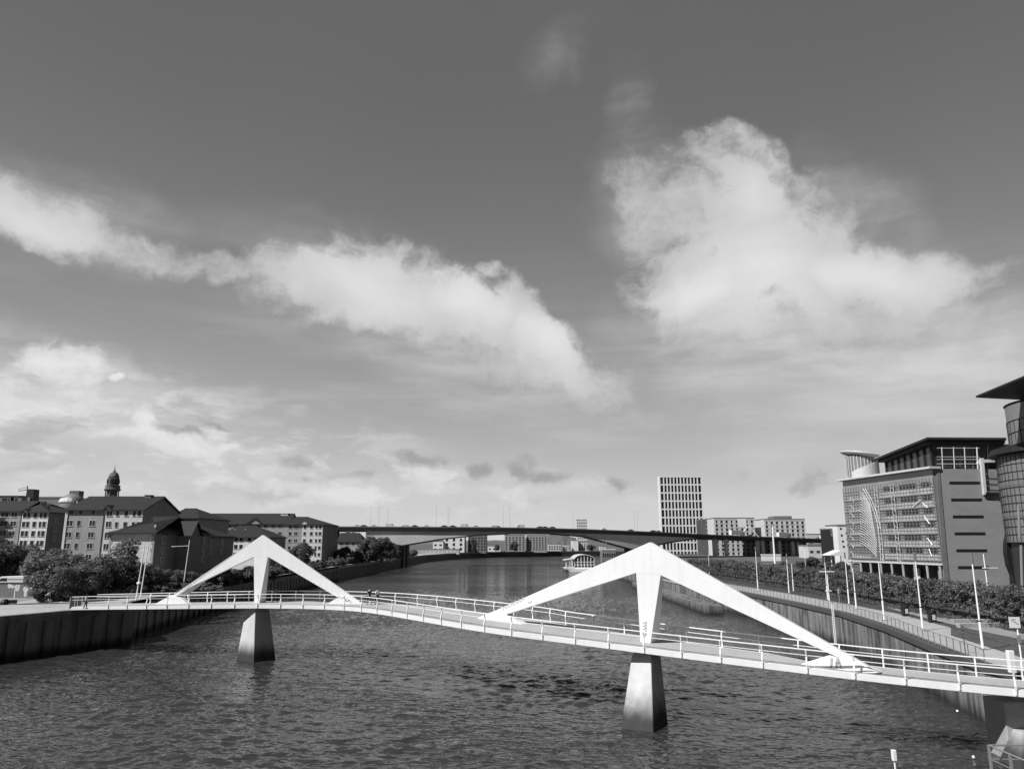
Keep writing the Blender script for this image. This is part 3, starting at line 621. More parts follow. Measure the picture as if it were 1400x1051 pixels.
obj('deck', ksweep(lambda p, n, i: [p - Z * .45, p - Z * 2.45, p + n * 1 - Z * 2.6, p + n * 34 - Z * 2.7, p + n * 39 - Z * 2.4, p + n * 39 - Z * .45]), 'black', mbg)
obj('parapet', ksweep(lambda p, n, i: [p, p - Z * .448, p + n * .35 - Z * .448, p + n * .35]), 'cladding', mbg)
obj('far_parapet', ksweep(lambda p, n, i: [p + n * 38.6, p + n * 38.6 - Z * .448, p + n * 39 - Z * .448, p + n * 39]), 'dark', mbg)
hx = [(500, 733), (548, 746), (600, 737.3), (650, 731.8), (700, 729.2), (750, 729.5), (800, 733.5), (865, 751), (925, 740), (968, 733.5), (990, 735)]
def soff(x):
    for (a, b), (c_, d) in zip(hx[:-1], hx[1:]):
        if a <= x <= c_:
            f = (x - a) / (c_ - a); return b + (d - b) * f
    return None
wb = MB(); wr = []
for x in range(500, 991, 5):
    # world point of the web at this bearing
    p, n = kat(x)
    Y = p.y + 1.0; top = p.z - 2.5; s = PY(x, soff(x), Y); wr.append([Vector((s.x, Y, top)), Vector((s.x, Y, min(s.z, top - .1))), Vector((s.x, Y + 27, min(s.z, top - .1))), Vector((s.x, Y + 27, top))])
fs = []; vs = [p for r in wr for p in r]
for i in range(len(wr) - 1):
    for k in range(4): fs.append((4 * i + k, 4 * i + (k + 1) % 4, 4 * i + 4 + (k + 1) % 4, 4 * i + 4 + k))
obj('haunched_girder', MB().add(vs, fs + [(0, 1, 2, 3), tuple(len(vs) - 4 + k for k in range(4))]), 'lightclad', mbg)
lip = MB()
for a, b in zip(wr[:-1], wr[1:]):
    lip.loft([a[1] + Vector((0, -.5, -.35)), a[1] + Vector((0, -.5, .35)), a[1] + Vector((0, -.05, .35)), a[1] + Vector((0, -.05, -.35))], [b[1] + Vector((0, -.5, -.35)), b[1] + Vector((0, -.5, .35)), b[1] + Vector((0, -.05, .35)), b[1] + Vector((0, -.05, -.35))], cap=False)
obj('girder_flange', lip, 'black', mbg)
for x, yb, w, dark in [(548, 746, 3.2, 1), (865, 751, 3.2, 1)]:
    q = PY(x, yb, 442 if x < 700 else 474)
    for k in range(2): obj('river_pier', MB().bb(q.x - w / 2, q.x + w / 2, q.y + 1 + k * 16, q.y + 10 + k * 16, -2, q.z + .3), 'concd', mbg)
for x, w in [(355, 2.2), (412, 2.2), (460, 2.2), (505, 2.2), (978, 3.2), (993, 2), (1036, 2.2), (1043, 1.8), (1055, 1.8), (1066, 1.8), (1084, 2.2), (1091, 2.0), (1110, 1.8), (1133, 2.6), (1180, 2.2), (1240, 2.2)]:
    best = min(KD, key=lambda p: abs(700 + p.x / p.y * 1042 - x)); q = PY(x, 742, best.y + 6)
    obj('column', MB().bb(q.x - w / 2, q.x + w / 2, q.y, q.y + 2.2, 4, best.z - 2.7), 'lightclad' if x > 900 else 'concd', mbg)
# vehicles on it ---------------------------------------------------
def car_proto(kind, paint, label, cat):
    r = thing({'van': 'van', 'car': 'car', 'lorry': 'lorry'}[kind], label, cat, group='vehicles on the motorway bridge')
    if kind == 'car': prof = [(-2.1, .35), (-2.15, .85), (-1.5, .98), (-.9, 1.42), (.6, 1.46), (1.3, 1.0), (2.05, .88), (2.15, .4)]; w = .85; win = [(-1.35, 1.0), (-.85, 1.36), (.55, 1.4), (1.15, 1.02)]
    elif kind == 'van': prof = [(-2.6, .4), (-2.6, 2.2), (-2.4, 2.35), (1.3, 2.35), (1.9, 1.45), (2.6, 1.15), (2.7, .4)]; w = .98; win = [(.9, 1.4), (.9, 2.05), (1.3, 2.1), (1.8, 1.45)]
    else: prof = [(-6.5, 1.0), (-6.5, 4.0), (3.6, 4.0), (3.6, 1.0)]; w = 1.25; win = [(4.6, 2.0), (4.6, 2.9), (5.6, 2.9), (5.7, 2.0)]
    b = obj('body', MB().extr([(x, -w, z) for x, z in prof], (0, 2 * w, 0)), paint, r, bevel=.06); ks = [b]
    if kind == 'lorry': ks.append(obj('cab', MB().extr([(x, -1.2, z) for x, z in [(3.9, .6), (3.9, 3.3), (5.4, 3.3), (5.9, 2.0), (5.9, .6)]], (0, 2.4, 0)), paint, r, bevel=.08))
    ks.append(obj('side_window', MB().extr([(x, -w - .012, z) for x, z in win], (0, 2 * w + .024, 0)), 'glass', r))
    for x in ((-1.35, 1.35) if kind == 'car' else (-1.7, 1.7) if kind == 'van' else (-5, -3.8, 4.8)):
        for y in (-w + .1, w - .1):
            wh = MB(); wh.tube([(x, y - .11, .33), (x, y + .11, .33)], .33, 14); ks.append(obj('wheel', wh, 'tyre', r))
    return reg(r, *ks)
protos = {}
kinds = {'wc': ('car', 'carw'), 'dc': ('car', 'card'), 'gc': ('car', 'carg'), 'wv': ('van', 'carw'), 'gv': ('van', 'carg'), 'wl': ('lorry', 'carw')}
cars = [(488, 'wc'), (497, 'dc'), (511, 'wc'), (533, 'wv'), (553, 'gc'), (556, 'wc'), (567, 'dc'), (583, 'wc'), (607, 'dc'), (619, 'dc'), (635, 'wv'), (650, 'wc'), (675, 'wc'), (680, 'gc'), (711, 'wv'), (738, 'dc'), (745, 'dc'), (755, 'dc'), (825, 'wc'), (862, 'gc'), (893, 'dc'), (900, 'gc'), (1008, 'wl'), (1025, 'dc'), (1072, 'wl'), (1117, 'gc'), (1125, 'wv')]
cnt = {}; names = {'wc': 'white car', 'dc': 'dark car', 'gc': 'grey car', 'wv': 'white van', 'gv': 'grey van', 'wl': 'white lorry'}
for x, k in cars:
    p, n = kat(x); q = PY(x, 730, p.y + (6 if k != 'gc' else 9)); c_ = cnt[k] = cnt.get(k, 0) + 1
    lb = '%s %s from the left on the motorway bridge deck' % (ordinal(c_ - 1), names[k]); ang = math.atan2(-n.x, n.y)
    if k not in protos: protos[k] = car_proto(kinds[k][0], kinds[k][1], lb, kinds[k][0]); protos[k].location = (q.x, q.y, p.z - .448); protos[k].rotation_euler.z = ang
    else: dup(protos[k], (q.x, q.y, p.z - .448), ang + (math.pi if c_ % 2 else 0), lb)
    if k == 'wc' or k == 'dc' or k == 'gc': pass
# lamp masts on the bridge
lm = None; lpx = [506, 517, 530, 596, 612, 613.5, 688, 697, 784, 868, 872, 960]
for j, x in enumerate(lpx):
    p, n = kat(x); q = PY(x, 730, p.y + (3 + 13 * (j % 3)))
    lb = '%s thin lamp mast from the left on the motorway bridge' % ordinal(j)
    if lm is None:
        lm = thing('lamp_mast', lb, 'lamp mast', (0, 0, 0), group='lamp masts on the motorway bridge')
        a = obj('mast', MB().tube([(0, 0, 0), (0, 0, 12)], .07, 6, .04), 'mullion', lm); b = obj('lamp_arm', MB().tube([(0, 0, 12), (0, -1.6, 12.3)], .06, 5).box((0, -1.9, 12.28), (.3, .8, .15)), 'mullion', lm); reg(lm, a, b); lm.location = (q.x, q.y, p.z - .45)
    else: dup(lm, (q.x, q.y, p.z - .45), 0, lb)
# A-frame sign gantry on the bridge
gq = PY(1024, 730, 520); ga = thing('sign_gantry', 'white A-frame gantry standing on the motorway bridge before the office blocks', 'gantry', (gq.x, gq.y, 17.5))
t = MB(); t.tube([(gq.x - 6.5, 520, 17.5), (gq.x - 1.2, 520, 24)], .28, 6).tube([(gq.x + 6.5, 520, 17.5), (gq.x + 1.2, 520, 24)], .28, 6).tube([(gq.x - 1.4, 520, 24), (gq.x + 1.4, 520, 24)], .3, 6); obj('frame', t, 'rail', ga)
# ================================================================== BUILDING TOOLS
def gable_house(label, name, x0, x1, Y, d, eave, ridge, wall='brickl', roofm='roof', hip=(0, 0), sidem=None, zb=5.0, oh=.5, group=None, cat='building', x_is_px=True, flat=False):
    X0 = (x0 - 700) / 1042 * Y if x_is_px else x0; X1 = (x1 - 700) / 1042 * Y if x_is_px else x1
    r = thing(name, label, cat, ((X0 + X1) / 2, Y, zb), group=group); ze = eave; zr = ridge
    w = MB(); w.bb(X0, X1, Y, Y + d, zb - 1, ze)
    if not flat:
        for X, h in ((X0, hip[0]), (X1, hip[1])):
            if not h: 
                s = .25 if X == X0 else -.25
                w.add([(X, Y, ze), (X, Y + d, ze), (X, Y + d / 2, zr - .2), (X + s, Y, ze), (X + s, Y + d, ze), (X + s, Y + d / 2, zr - .2)], [(0, 1, 2), (3, 5, 4), (0, 2, 5, 3), (2, 1, 4, 5)])
    wo = obj('wall', w, wall, r)
    if sidem: obj('side_wall', MB().bb(X1 + .003, X1 + .05, Y + .02, Y + d - .02, zb, ze - .02), sidem, r)  # side skin in darker brick, shade put into its colour
    if flat:
        obj('roof', MB().bb(X0 - .2, X1 + .2, Y - .2, Y + d + .2, ze + .003, ze + .6), roofm, r); return r, X0, X1
    a, b = X0 - (oh if not hip[0] else oh), X1 + oh; rf = MB(); y0, y1 = Y - oh, Y + d + oh; ra, rb = a + hip[0], b - hip[1]; th = .28; yc = Y + d / 2; sl = (zr - ze) / (d / 2); dz = -oh * sl
    top = [(a, y0, ze + dz + th), (b, y0, ze + dz + th), (b, y1, ze + dz + th), (a, y1, ze + dz + th), (ra, yc, zr + th), (rb, yc, zr + th)]
    bot = [(x, y, z - th + .005) for x, y, z in top]
    rf.add(top + bot, [(0, 1, 5, 4), (2, 3, 4, 5), (1, 2, 5), (3, 0, 4), (7, 6, 10, 11), (9, 8, 11, 10), (8, 7, 11), (6, 9, 10), (0, 6, 7, 1), (1, 7, 8, 2), (2, 8, 9, 3), (3, 9, 6, 0)] if hip[0] and hip[1] else
           [(0, 1, 5, 4), (2, 3, 4, 5), (7, 6, 10, 11), (9, 8, 11, 10), (0, 6, 7, 1), (2, 8, 9, 3)] + ([(1, 2, 5), (8, 7, 11), (1, 7, 8, 2)] if hip[1] else [(1, 7, 11, 5), (5, 11, 8, 2)]) + ([(3, 0, 4), (6, 9, 10), (3, 9, 6, 0)] if hip[0] else [(0, 4, 10, 6), (4, 3, 9, 10)]))
    ro = obj('roof', rf, roofm, r); ridge_ = MB(); ridge_.tube([(ra, yc, zr + th), (rb, yc, zr + th)], .14, 5); obj('ridge_tiles', ridge_, roofm, ro)
    obj('gutter', MB().bb(a, b, y0 - .16, y0 - .01, ze + dz - .02, ze + dz + .16), 'dark', r)
    return r, X0, X1
_wm = {}
def window(r, X, z, w, h, Y, face='front', frame='lightclad', framed=True, pane='pane'):
    key = (round(w, 2), round(h, 2), face, frame, pane, framed)
    if key not in _wm:
        f = MB(); s = .1 if w > .8 else .07
        def bx(x0, x1, z0, z1, y0, y1): return f.bb(x0, x1, y0, y1, z0, z1) if face == 'front' else f.bb(-y1, -y0, x0, x1, z0, z1)
        bx(-w / 2 - s, w / 2 + s, h / 2, h / 2 + s, -.07, 0); bx(-w / 2 - s - .05, w / 2 + s + .05, -h / 2 - s, -h / 2, -.14, 0); bx(-w / 2 - s, -w / 2, -h / 2, h / 2, -.07, 0); bx(w / 2, w / 2 + s, -h / 2, h / 2, -.07, 0)
        if w > 1.2: bx(-.04, .04, -h / 2, h / 2, -.05, -.02)
        fm = f.mesh('window', frame); p = MB()
        p.bb(-w / 2, w / 2, -.022, -.002, -h / 2, h / 2) if face == 'front' else p.bb(.002, .022, -w / 2, w / 2, -h / 2, h / 2)
        _wm[key] = (fm, p.mesh('pane', pane))
    fm, pm = _wm[key]; rl = r.location
    o = bpy.data.objects.new('window', fm if framed else pm); COL.objects.link(o); o.parent = r; o.location = Vector((X, Y, z)) - rl
    if framed:
        q = bpy.data.objects.new('pane', pm); COL.objects.link(q); q.parent = o
    return o
def wgrid(r, pxs, zs, Y, h=1.3, **k):
    for px, w in pxs:
        X = (px - 700) / 1042 * Y
        for z in zs: window(r, X, z, w, h, Y, **k)
zat = lambda y, Y: H + (742 - y) / 1042 * Y
def chimney(r, px, Y, z0, z1, w=.9, m='bricks', pots=0):
    X = (px - 700) / 1042 * Y; obj('chimney', MB().bb(X - w / 2, X + w / 2, Y - w / 2, Y + w / 2, z0, z1).bb(X - w * .6, X + w * .6, Y - w * .6, Y + w * .6, z1, z1 + .15), m, r)
def vent(r, px, py, Y):
    q = PY(px, py, Y); obj('roof_vent', MB().tube([(q.x, Y, q.z - .8), (q.x, Y, q.z)], .18, 8), 'rail', r)
def pipe(r, px, Y, z0, z1, m='dark'):
    X = (px - 700) / 1042 * Y; obj('downpipe', MB().tube([(X, Y - .12, z0), (X, Y - .12, z1)], .09, 6), m, r)
# ================================================================== LEFT BANK FLATS
# far-left block
Y = 222; a, X0, X1 = gable_house('grey brick flats at the far left edge behind the trees', 'apartment_block', -70, 25.5, Y, 13, zat(699, Y), zat(687, Y + 6), 'brickm')
wgrid(a, [(-40, 1.6), (-15, 1.6), (2, 2.2), (15, 1.7)], [zat(y, Y) for y in (704, 716, 729, 742)], Y)
for y in (712, 724, 737): q = PY(3, y, Y); obj('balcony', MB().bb(q.x - 1.6, q.x + 1.6, Y - 1.2, Y - .01, q.z - .1, q.z).bb(q.x - 1.6, q.x + 1.6, Y - 1.2, Y - 1.1, q.z, q.z + 1), 'dark', a)
pipe(a, 25, Y, 5, zat(700, Y), 'dark')
# white block with small gable
Y = 219; b, X0, X1 = gable_house('pale rendered flats with small gable and narrow windows, left of the big grey block', 'apartment_block', 26, 62, Y, 22, zat(701, Y), zat(687.5, Y + 11), 'brickw', sidem='bricks', hip=(0, 11))
wgrid(b, [(29.5, .9), (35, .8), (44, 1), (52, .7), (57.5, .9)], [zat(y, Y) for y in (704.5, 717, 729.5, 742.5)], Y, h=1.5)
wgrid(b, [(57.5, .01)], [], Y)
q0, q1, qt = PY(29, 701, Y - .4), PY(39, 701, Y - .4), PY(34.5, 696.5, Y - .4)
gp = obj('dormer_gable', MB().extr([q0, q1, qt], (0, 5, 0)), 'brickw', b); g2 = MB()
for s0, s1 in ((q0, qt), (qt, q1)): g2.extr([s0 + Vector((0, -.3, .02)), s1 + Vector((0, -.3, .02)), s1 + Vector((0, -.3, .35)), s0 + Vector((0, -.3, .35))], (0, 5.3, 0))
obj('dormer_roof', g2, 'roof', b)
for yy in (Y + 4, Y + 12, Y + 18):
    for z in [zat(y, Y) for y in (712, 724, 736)]: window(b, X1 + .06, z, 1.0, 1.3, yy, face='side', frame='brickl')
vent(b, 65, 690, Y + 8); vent(b, 43, 695, Y + 4)
# big grey block: left half mid grey, right half pale, gable end to the right
Y = 188; c, X0, X1 = gable_house('large grey brick block with slate roof, shaded gable end and pale right half', 'apartment_block', 86, 192, Y, 20, zat(697.5, Y), zat(681, Y + 10), 'brickm', sidem=None)
Xm = (138.5 - 700) / 1042 * Y
obj('pale_wall', MB().bb(Xm, X1 - .01, Y - .1, Y - .003, 5, zat(699, Y)), 'brickl', c)
obj('corner_trim', MB().bb(X0 - .1, X0 + .5, Y - .2, Y - .003, 5, zat(698, Y)), 'lightclad', c)
wgrid(c, [(92.5, 1.5), (105, .8), (123.5, 1.4)], [zat(y, Y) for y in (715.5, 731, 746, 761)], Y); wgrid(c, [(93, 1.2), (106, .8), (123.5, .8)], [zat(700.5, Y)], Y, h=1.0)
wgrid(c, [(146, 1.25)], [zat(y, Y) for y in (702.5, 717, 732, 747)], Y - .1, h=1.35)
wgrid(c, [(157, .7), (169, .9), (180, .7), (187, .9)], [zat(y, Y) for y in (702.5, 717.5)], Y - .1, h=1.3)
wgrid(c, [(157, .7), (169, .9), (180, .7), (187, .9)], [zat(y, Y) for y in (732.5, 747)], Y - .1, h=1.3)
q0, q1, qt = PY(141, 698.5, Y - .4), PY(153.5, 698.5, Y - .4), PY(147.5, 692, Y - .4); obj('dormer_gable', MB().extr([q0, q1, qt], (0, 5, 0)), 'brickl', c); g2 = MB()
for s0, s1 in ((q0, qt), (qt, q1)): g2.extr([s0 + Vector((0, -.35, .02)), s1 + Vector((0, -.35, .02)), s1 + Vector((0, -.35, .4)), s0 + Vector((0, -.35, .4))], (0, 5.3, 0))
obj('dormer_roof', g2, 'roof', c); pipe(c, 138.5, Y - .1, 5, zat(699, Y)); vent(c, 106, 685, Y + 5); vent(c, 160, 692, Y + 4); vent(c, 195, 686, Y + 6)
obj('shaded_gable_skin', MB().add([(X1 + .02, Y, 5), (X1 + .02, Y + 20, 5), (X1 + .02, Y + 20, zat(697.5, Y)), (X1 + .02, Y + 10, zat(681, Y + 10) - .25), (X1 + .02, Y, zat(697.5, Y))], [(0, 1, 2, 3, 4)]), 'bricks', c)  # thin skin darkening the gable, its shade painted as darker brick
chimney(c, 198, Y + 10, zat(684, Y + 10), zat(678, Y + 10), 1.6)
# continuation roofs
Y = 216; d_, X0, X1 = gable_house('dark brick flats with a slate gable between the grey block and the long roofed terrace', 'apartment_block', 226, 268, Y, 24, zat(709, Y), zat(697, Y + 12), 'bricks', hip=(0, 6))
wgrid(d_, [(250, 1), (258, 1)], [zat(y, Y) for y in (716, 728, 740)], Y)
vent(d_, 240, 700, Y + 8); vent(d_, 259, 701, Y + 7)
# near low block with hipped roof
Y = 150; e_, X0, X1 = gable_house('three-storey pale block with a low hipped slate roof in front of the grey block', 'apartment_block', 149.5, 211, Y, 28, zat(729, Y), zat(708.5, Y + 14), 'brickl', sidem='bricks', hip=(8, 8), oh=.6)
qn = MB(); qm = MB()
for i in range(14): qn.bb(X0 - .04 * (i % 2), X0 + .35 + .25 * (i % 2), Y - .04, Y - .003, 5 + i * .75, 5.7 + i * .75); qm.bb(X1 - .35 - .25 * (i % 2), X1 + .06, Y - .04, Y - .003, 5 + i * .75, 5.7 + i * .75)
obj('quoins', qn, 'brickm', e_); obj('quoins', qm, 'brickm', e_)
for yy in (Y + 4, Y + 12, Y + 17, Y + 24):
    for z in (zat(738, Y), zat(752, Y), zat(766, Y)): window(e_, X1 + .06, z, 1.3, 1.4, yy, face='side', frame='brickl')
X0g = X1 + .05; zE = zat(729, Y); yg = Y + 13
obj('side_gable', MB().add([(X0g + 2.5, yg - 2.6, 5), (X0g + 2.5, yg + 2.6, 5), (X0g + 2.5, yg + 2.6, zE), (X0g + 2.5, yg, zE + 2.4), (X0g + 2.5, yg - 2.6, zE), (X0g - 3.5, yg - 2.6, 5), (X0g - 3.5, yg + 2.6, 5), (X0g - 3.5, yg + 2.6, zE), (X0g - 3.5, yg, zE + 2.4), (X0g - 3.5, yg - 2.6, zE)],
    [(0, 1, 2, 3, 4), (9, 8, 7, 6, 5), (0, 4, 9, 5), (1, 6, 7, 2)]), 'bricks', e_)
obj('side_gable_roof', MB().add([(X0g + 3, yg - 3.1, zE - .4), (X0g + 3, yg, zE + 2.75), (X0g + 3, yg + 3.1, zE - .4), (X0g - 4, yg - 3.1, zE - .4), (X0g - 4, yg, zE + 2.75), (X0g - 4, yg + 3.1, zE - .4)], [(0, 1, 4, 3), (1, 2, 5, 4)]), 'roof', e_)
vent(e_, 213, 717, Y + 4); vent(e_, 222, 719, Y + 6)
# second low block behind
Y = 172; f_, X0, X1 = gable_house('dark low block with slate roof just left of the first fin, end wall in shade', 'apartment_block', 224, 262, Y, 26, zat(733, Y), zat(716, Y + 12), 'bricks', sidem='bricks', hip=(0, 7))
for yy in (Y + 4, Y + 11, Y + 18):
    for z in (zat(741, Y), zat(753, Y)): window(f_, X1 + .06, z, 1.3, 1.3, yy, face='side', frame='brickl')
# pale block seen through the fin
Y = 250; h_, X0, X1 = gable_house('pale block with small windows and slate roof seen behind the first fin', 'apartment_block', 295, 368, Y, 18, zat(734.5, Y), zat(720.5, Y + 9), 'brickw', sidem='bricks', hip=(4, 8))
for px, w in [(303, 1.1), (308, .5), (314, 1.2), (323, 1.1), (330, 1), (341, 1.1), (350, 1), (360, 1.1)]:
    X = (px - 700) / 1042 * Y
    for y in (737.5, 747, 757.5): window(h_, X, zat(y, Y), w, 1.3, Y)
vent(h_, 322, 723, Y + 6); vent(h_, 336, 723, Y + 6)
# long terrace
Y = 322; i_, X0, X1 = gable_house('long grey brick terrace with slate roof running behind the first fin', 'apartment_block', 262, 392, Y, 16, zat(716.5, Y), zat(703.5, Y + 8), 'brickm')
wgrid(i_, [(272 + 10 * k, 1.5) for k in range(12)], [zat(y, Y) for y in (719.5, 729, 738.5, 748)], Y, h=1.3)
q0, q1, qt = PY(337, 717, Y - .4), PY(359, 717, Y - .4), PY(348, 709.5, Y - .4); obj('dormer_gable', MB().extr([q0, q1, qt], (0, 5, 0)), 'brickm', i_); g2 = MB()
for s0, s1 in ((q0, qt), (qt, q1)): g2.extr([s0 + Vector((0, -.4, .02)), s1 + Vector((0, -.4, .02)), s1 + Vector((0, -.4, .55)), s0 + Vector((0, -.4, .55))], (0, 6, 0))
obj('dormer_roof', g2, 'roof', i_)
for px in (285, 306, 335, 341, 372): vent(i_, px, 706, Y + 7)
chimney(i_, 388, Y + 8, zat(706, Y + 8), zat(702.5, Y + 8), 3, 'rail')
Y = 308; j_, X0, X1 = gable_house('pale end block of the long terrace with a dormer gable and shaded end wall', 'apartment_block', 392, 440.5, Y, 26, zat(717.5, Y), zat(708, Y + 13), 'brickm', sidem='bricks', hip=(0, 10))
Xm = (412.5 - 700) / 1042 * Y; obj('pale_wall', MB().bb(Xm, X1 - .01, Y - .1, Y - .003, 5, zat(718, Y)), 'brickl', j_)
wgrid(j_, [(416, 1), (425, 1.1), (432, .8), (437, 1)], [zat(y, Y) for y in (720.5, 729.5, 739, 748.5, 757.5)], Y - .1, h=1.3); wgrid(j_, [(396, 1.2), (404, 1.4)], [zat(y, Y) for y in (720.5, 729.5, 739, 748.5)], Y, h=1.3)
q0, q1, qt = PY(411, 718, Y - .4), PY(421, 718, Y - .4), PY(416, 713, Y - .4); obj('dormer_gable', MB().extr([q0, q1, qt], (0, 5, 0)), 'brickl', j_)
# low roofs further on
Y = 360; k_, X0, X1 = gable_house('low building with slate roof between the terrace end and the riverside trees', 'house', 462, 495, Y, 14, zat(740, Y), zat(729.5, Y + 7), 'brickm', hip=(0, 3), cat='house')
wgrid(k_, [(467, 1.5), (475, 1.5), (483, 1.5), (490, 1.5)], [zat(743, Y)], Y)
# skyline behind the flats
Y = 300; s1 = gable_house('dark flat-roofed block on the skyline at the far left edge', 'building', -30, 22, Y, 20, zat(680, Y), 0, 'bricks', roofm='dark', flat=True)[0]
wgrid(s1, [(3, 5), (12, 3)], [zat(683.5, Y)], Y, h=1.4)
Y = 290; s2 = gable_house('long grey skyline block between the turret and the domed rooftop', 'building', 46, 84, Y, 20, zat(681.5, Y), 0, 'cladding', roofm='cladding', flat=True)[0]
Y = 262; q = PY(41, 668, Y); tr = thing('roof_turret', 'dark tapering turret with an opening rising over the white flats', 'turret', (q.x, Y, 20))
tw = MB(); tw.loft([(q.x - 2, Y, 5), (q.x + 2.1, Y, 5), (q.x + 2.1, Y + 4, 5), (q.x - 2, Y + 4, 5)], [(q.x - 1.3, Y + .4, zat(669, Y)), (q.x + 1.2, Y + .4, zat(669, Y)), (q.x + 1.2, Y + 3.5, zat(669, Y)), (q.x - 1.3, Y + 3.5, zat(669, Y))]); obj('tower_wall', tw, 'black', tr)
obj('lantern_opening', MB().bb(q.x - .3, q.x + .5, Y - .12, Y + .05, zat(686, Y), zat(680, Y)), 'cladding', tr)
cr = thing('tower_crane', 'thin crane jib sticking out beside the dark turret', 'crane', (q.x - 1, Y + 30, 5)); cj = MB(); cj.tube([PY(37, 690, Y + 30), PY(37.5, 664, Y + 30)], .25, 4).tube([PY(25, 670.8, Y + 30), PY(42, 668.5, Y + 30)], .2, 4).tube([PY(25, 668.5, Y + 30), PY(37.5, 666, Y + 30)], .12, 4); obj('jib', cj, 'mullion', cr)
Y = 255; q = PY(100, 684, Y); dm = thing('domed_rooftop', 'rounded glazed rooftop pavilion above the big grey block', 'rooftop', (q.x, Y, 20))
obj('dome', MB().lathe((q.x, Y, zat(690, Y)), [(4, -14), (4, 0), (3.6, 1.6), (2.6, 2.9), (1.2, 3.5), (.1, 3.6)], 18), 'cladding', dm, smooth=True); obj('glazing', MB().lathe((q.x - .4, Y - .3, zat(687.5, Y)), [(3.85, 0), (3.7, .6), (3.3, 1.3)], 18), 'lightclad', dm); obj('plant_box', MB().bb(q.x - 1, q.x + 2.2, Y - 1, Y + 2, zat(679, Y), zat(671.5, Y)), 'stone', dm)
# church tower with cupola
Y = 250; q = PY(151.5, 690, Y); u = Y / 1042
ch = thing('church_tower', 'round stone clock-less church tower with columns, dome and finial above the slate roofs', 'tower', (q.x, Y, 5)); zz = lambda y: zat(y, Y)
ch['label'] = 'round stone church tower with columns, dome and finial above the slate roofs'
obj('drum_base', MB().lathe((q.x, Y, 0), [(10.5 * u, 5), (10.5 * u, zz(686)), (9 * u, zz(685))], 20), 'stone', ch)
obj('inner_drum', MB().lathe((q.x, Y, 0), [(6.2 * u, zz(685)), (6.2 * u, zz(671))], 16), 'bricks', ch)
for k in range(12): t_ = k * math.pi / 6 + .2; obj('column', MB().tube([(q.x + 8.3 * u * math.cos(t_), Y + 8.3 * u * math.sin(t_), zz(685)), (q.x + 8.3 * u * math.cos(t_), Y + 8.3 * u * math.sin(t_), zz(672))], .85 * u, 8, .75 * u), 'stone', ch)
obj('entablature', MB().lathe((q.x, Y, 0), [(8.6 * u, zz(672)), (9.6 * u, zz(671.5)), (10.6 * u, zz(670)), (10.6 * u, zz(669)), (9.3 * u, zz(668.4)), (9.3 * u, zz(664.5)), (9.8 * u, zz(664)), (7.4 * u, zz(663.6))], 24), 'stone', ch)
obj('lantern', MB().lathe((q.x, Y, 0), [(7.2 * u, zz(664)), (7.2 * u, zz(655)), (7.7 * u, zz(654.5)), (7.0 * u, zz(654))], 20), 'stone', ch)
for k in range(8): t_ = k * math.pi / 4 + .1; obj('opening', MB().box((q.x + 7.0 * u * math.cos(t_), Y + 7.0 * u * math.sin(t_), (zz(656) + zz(662)) / 2), (.6, 2.6 * u, 6 * u), t_), 'black', ch)
obj('dome', MB().lathe((q.x, Y, 0), [(7.1 * u, zz(654.2)), (6.9 * u, zz(652)), (5.9 * u, zz(649)), (4.2 * u, zz(646.5)), (2.0 * u, zz(645)), (1.4 * u, zz(644.2)), (1.5 * u, zz(643)), (.6 * u, zz(642))], 24), 'stone', ch, smooth=True)
obj('finial', MB().lathe((q.x, Y, 0), [(.6 * u, zz(642)), (.35 * u, zz(640.5)), (.7 * u, zz(639.8)), (.25 * u, zz(638.8)), (.12 * u, zz(635.5))], 8), 'stone', ch)
# ================================================================== FAR BUILDINGS UNDER AND BEYOND THE MOTORWAY BRIDGE
def slab(label, name, x0, x1, Y, d, ytop, wall, cols, rows, wpx=None, wh=1.6, roofm='cladding', pane='pane', cat='building', zb=4.9, wfrac=.5, ytop_w=None, framed=False):
    z = zat(ytop, Y); r, X0, X1 = gable_house(label, name, x0, x1, Y, d, z, 0, wall, roofm=roofm, flat=True, cat=cat, zb=zb)
    if cols:
        w = (X1 - X0) / cols * wfrac; zt = zat(ytop_w or ytop + 2, Y); st = (zt - zb - 1) / rows
        for i in range(cols):
            for j in range(rows): window(r, X0 + (i + .5) * (X1 - X0) / cols, zt - (j + .5) * st, w, min(wh, st * .7), Y, framed=framed, pane=pane)
    return r
def riverhouse(x0, x1, Y, label, yt): return slab(label, 'riverside_house', x0, x1, Y, 14, yt, 'lightclad', 5, 2, cat='house', wfrac=.6)
s = slab('white stepped building under the left haunch of the motorway bridge', 'building', 592, 606, 700, 20, 740, 'white', 2, 2); slab('tall white block with two square windows under the motorway bridge', 'building', 606.3, 635, 705, 25, 733, 'white', 3, 3, wfrac=.35, wh=2.6)
slab('dark glazed block joined to the right side of the white block', 'building', 640, 665, 720, 25, 731.5, 'bricks', 6, 5, wfrac=.55)
slab('low pale wide-roofed shed on the quay below the motorway bridge', 'shed', 560, 628, 660, 14, 751, 'lightclad', 12, 1, wfrac=.7, wh=2, roofm='cladding', cat='shed')
slab('small white waterside building between dark trees', 'building', 667, 684, 765, 12, 746, 'white', 3, 1)
slab('dark brick apartment block on the far quay, left one of the pair', 'apartment_block', 690, 718, 780, 22, 731.5, 'brickm', 6, 6, wfrac=.45, cat='apartments')
slab('dark brick apartment block on the far quay, right one of the pair', 'apartment_block', 720, 748, 784, 22, 731.8, 'brickm', 7, 6, wfrac=.45, cat='apartments')
riverhouse(731.5 + 18, 767, 830, 'pale terraced house on the far quay, nearest the brick apartments', 743.5); riverhouse(770, 779, 835, 'pale terraced house on the far quay beside the narrow white block', 744.5)
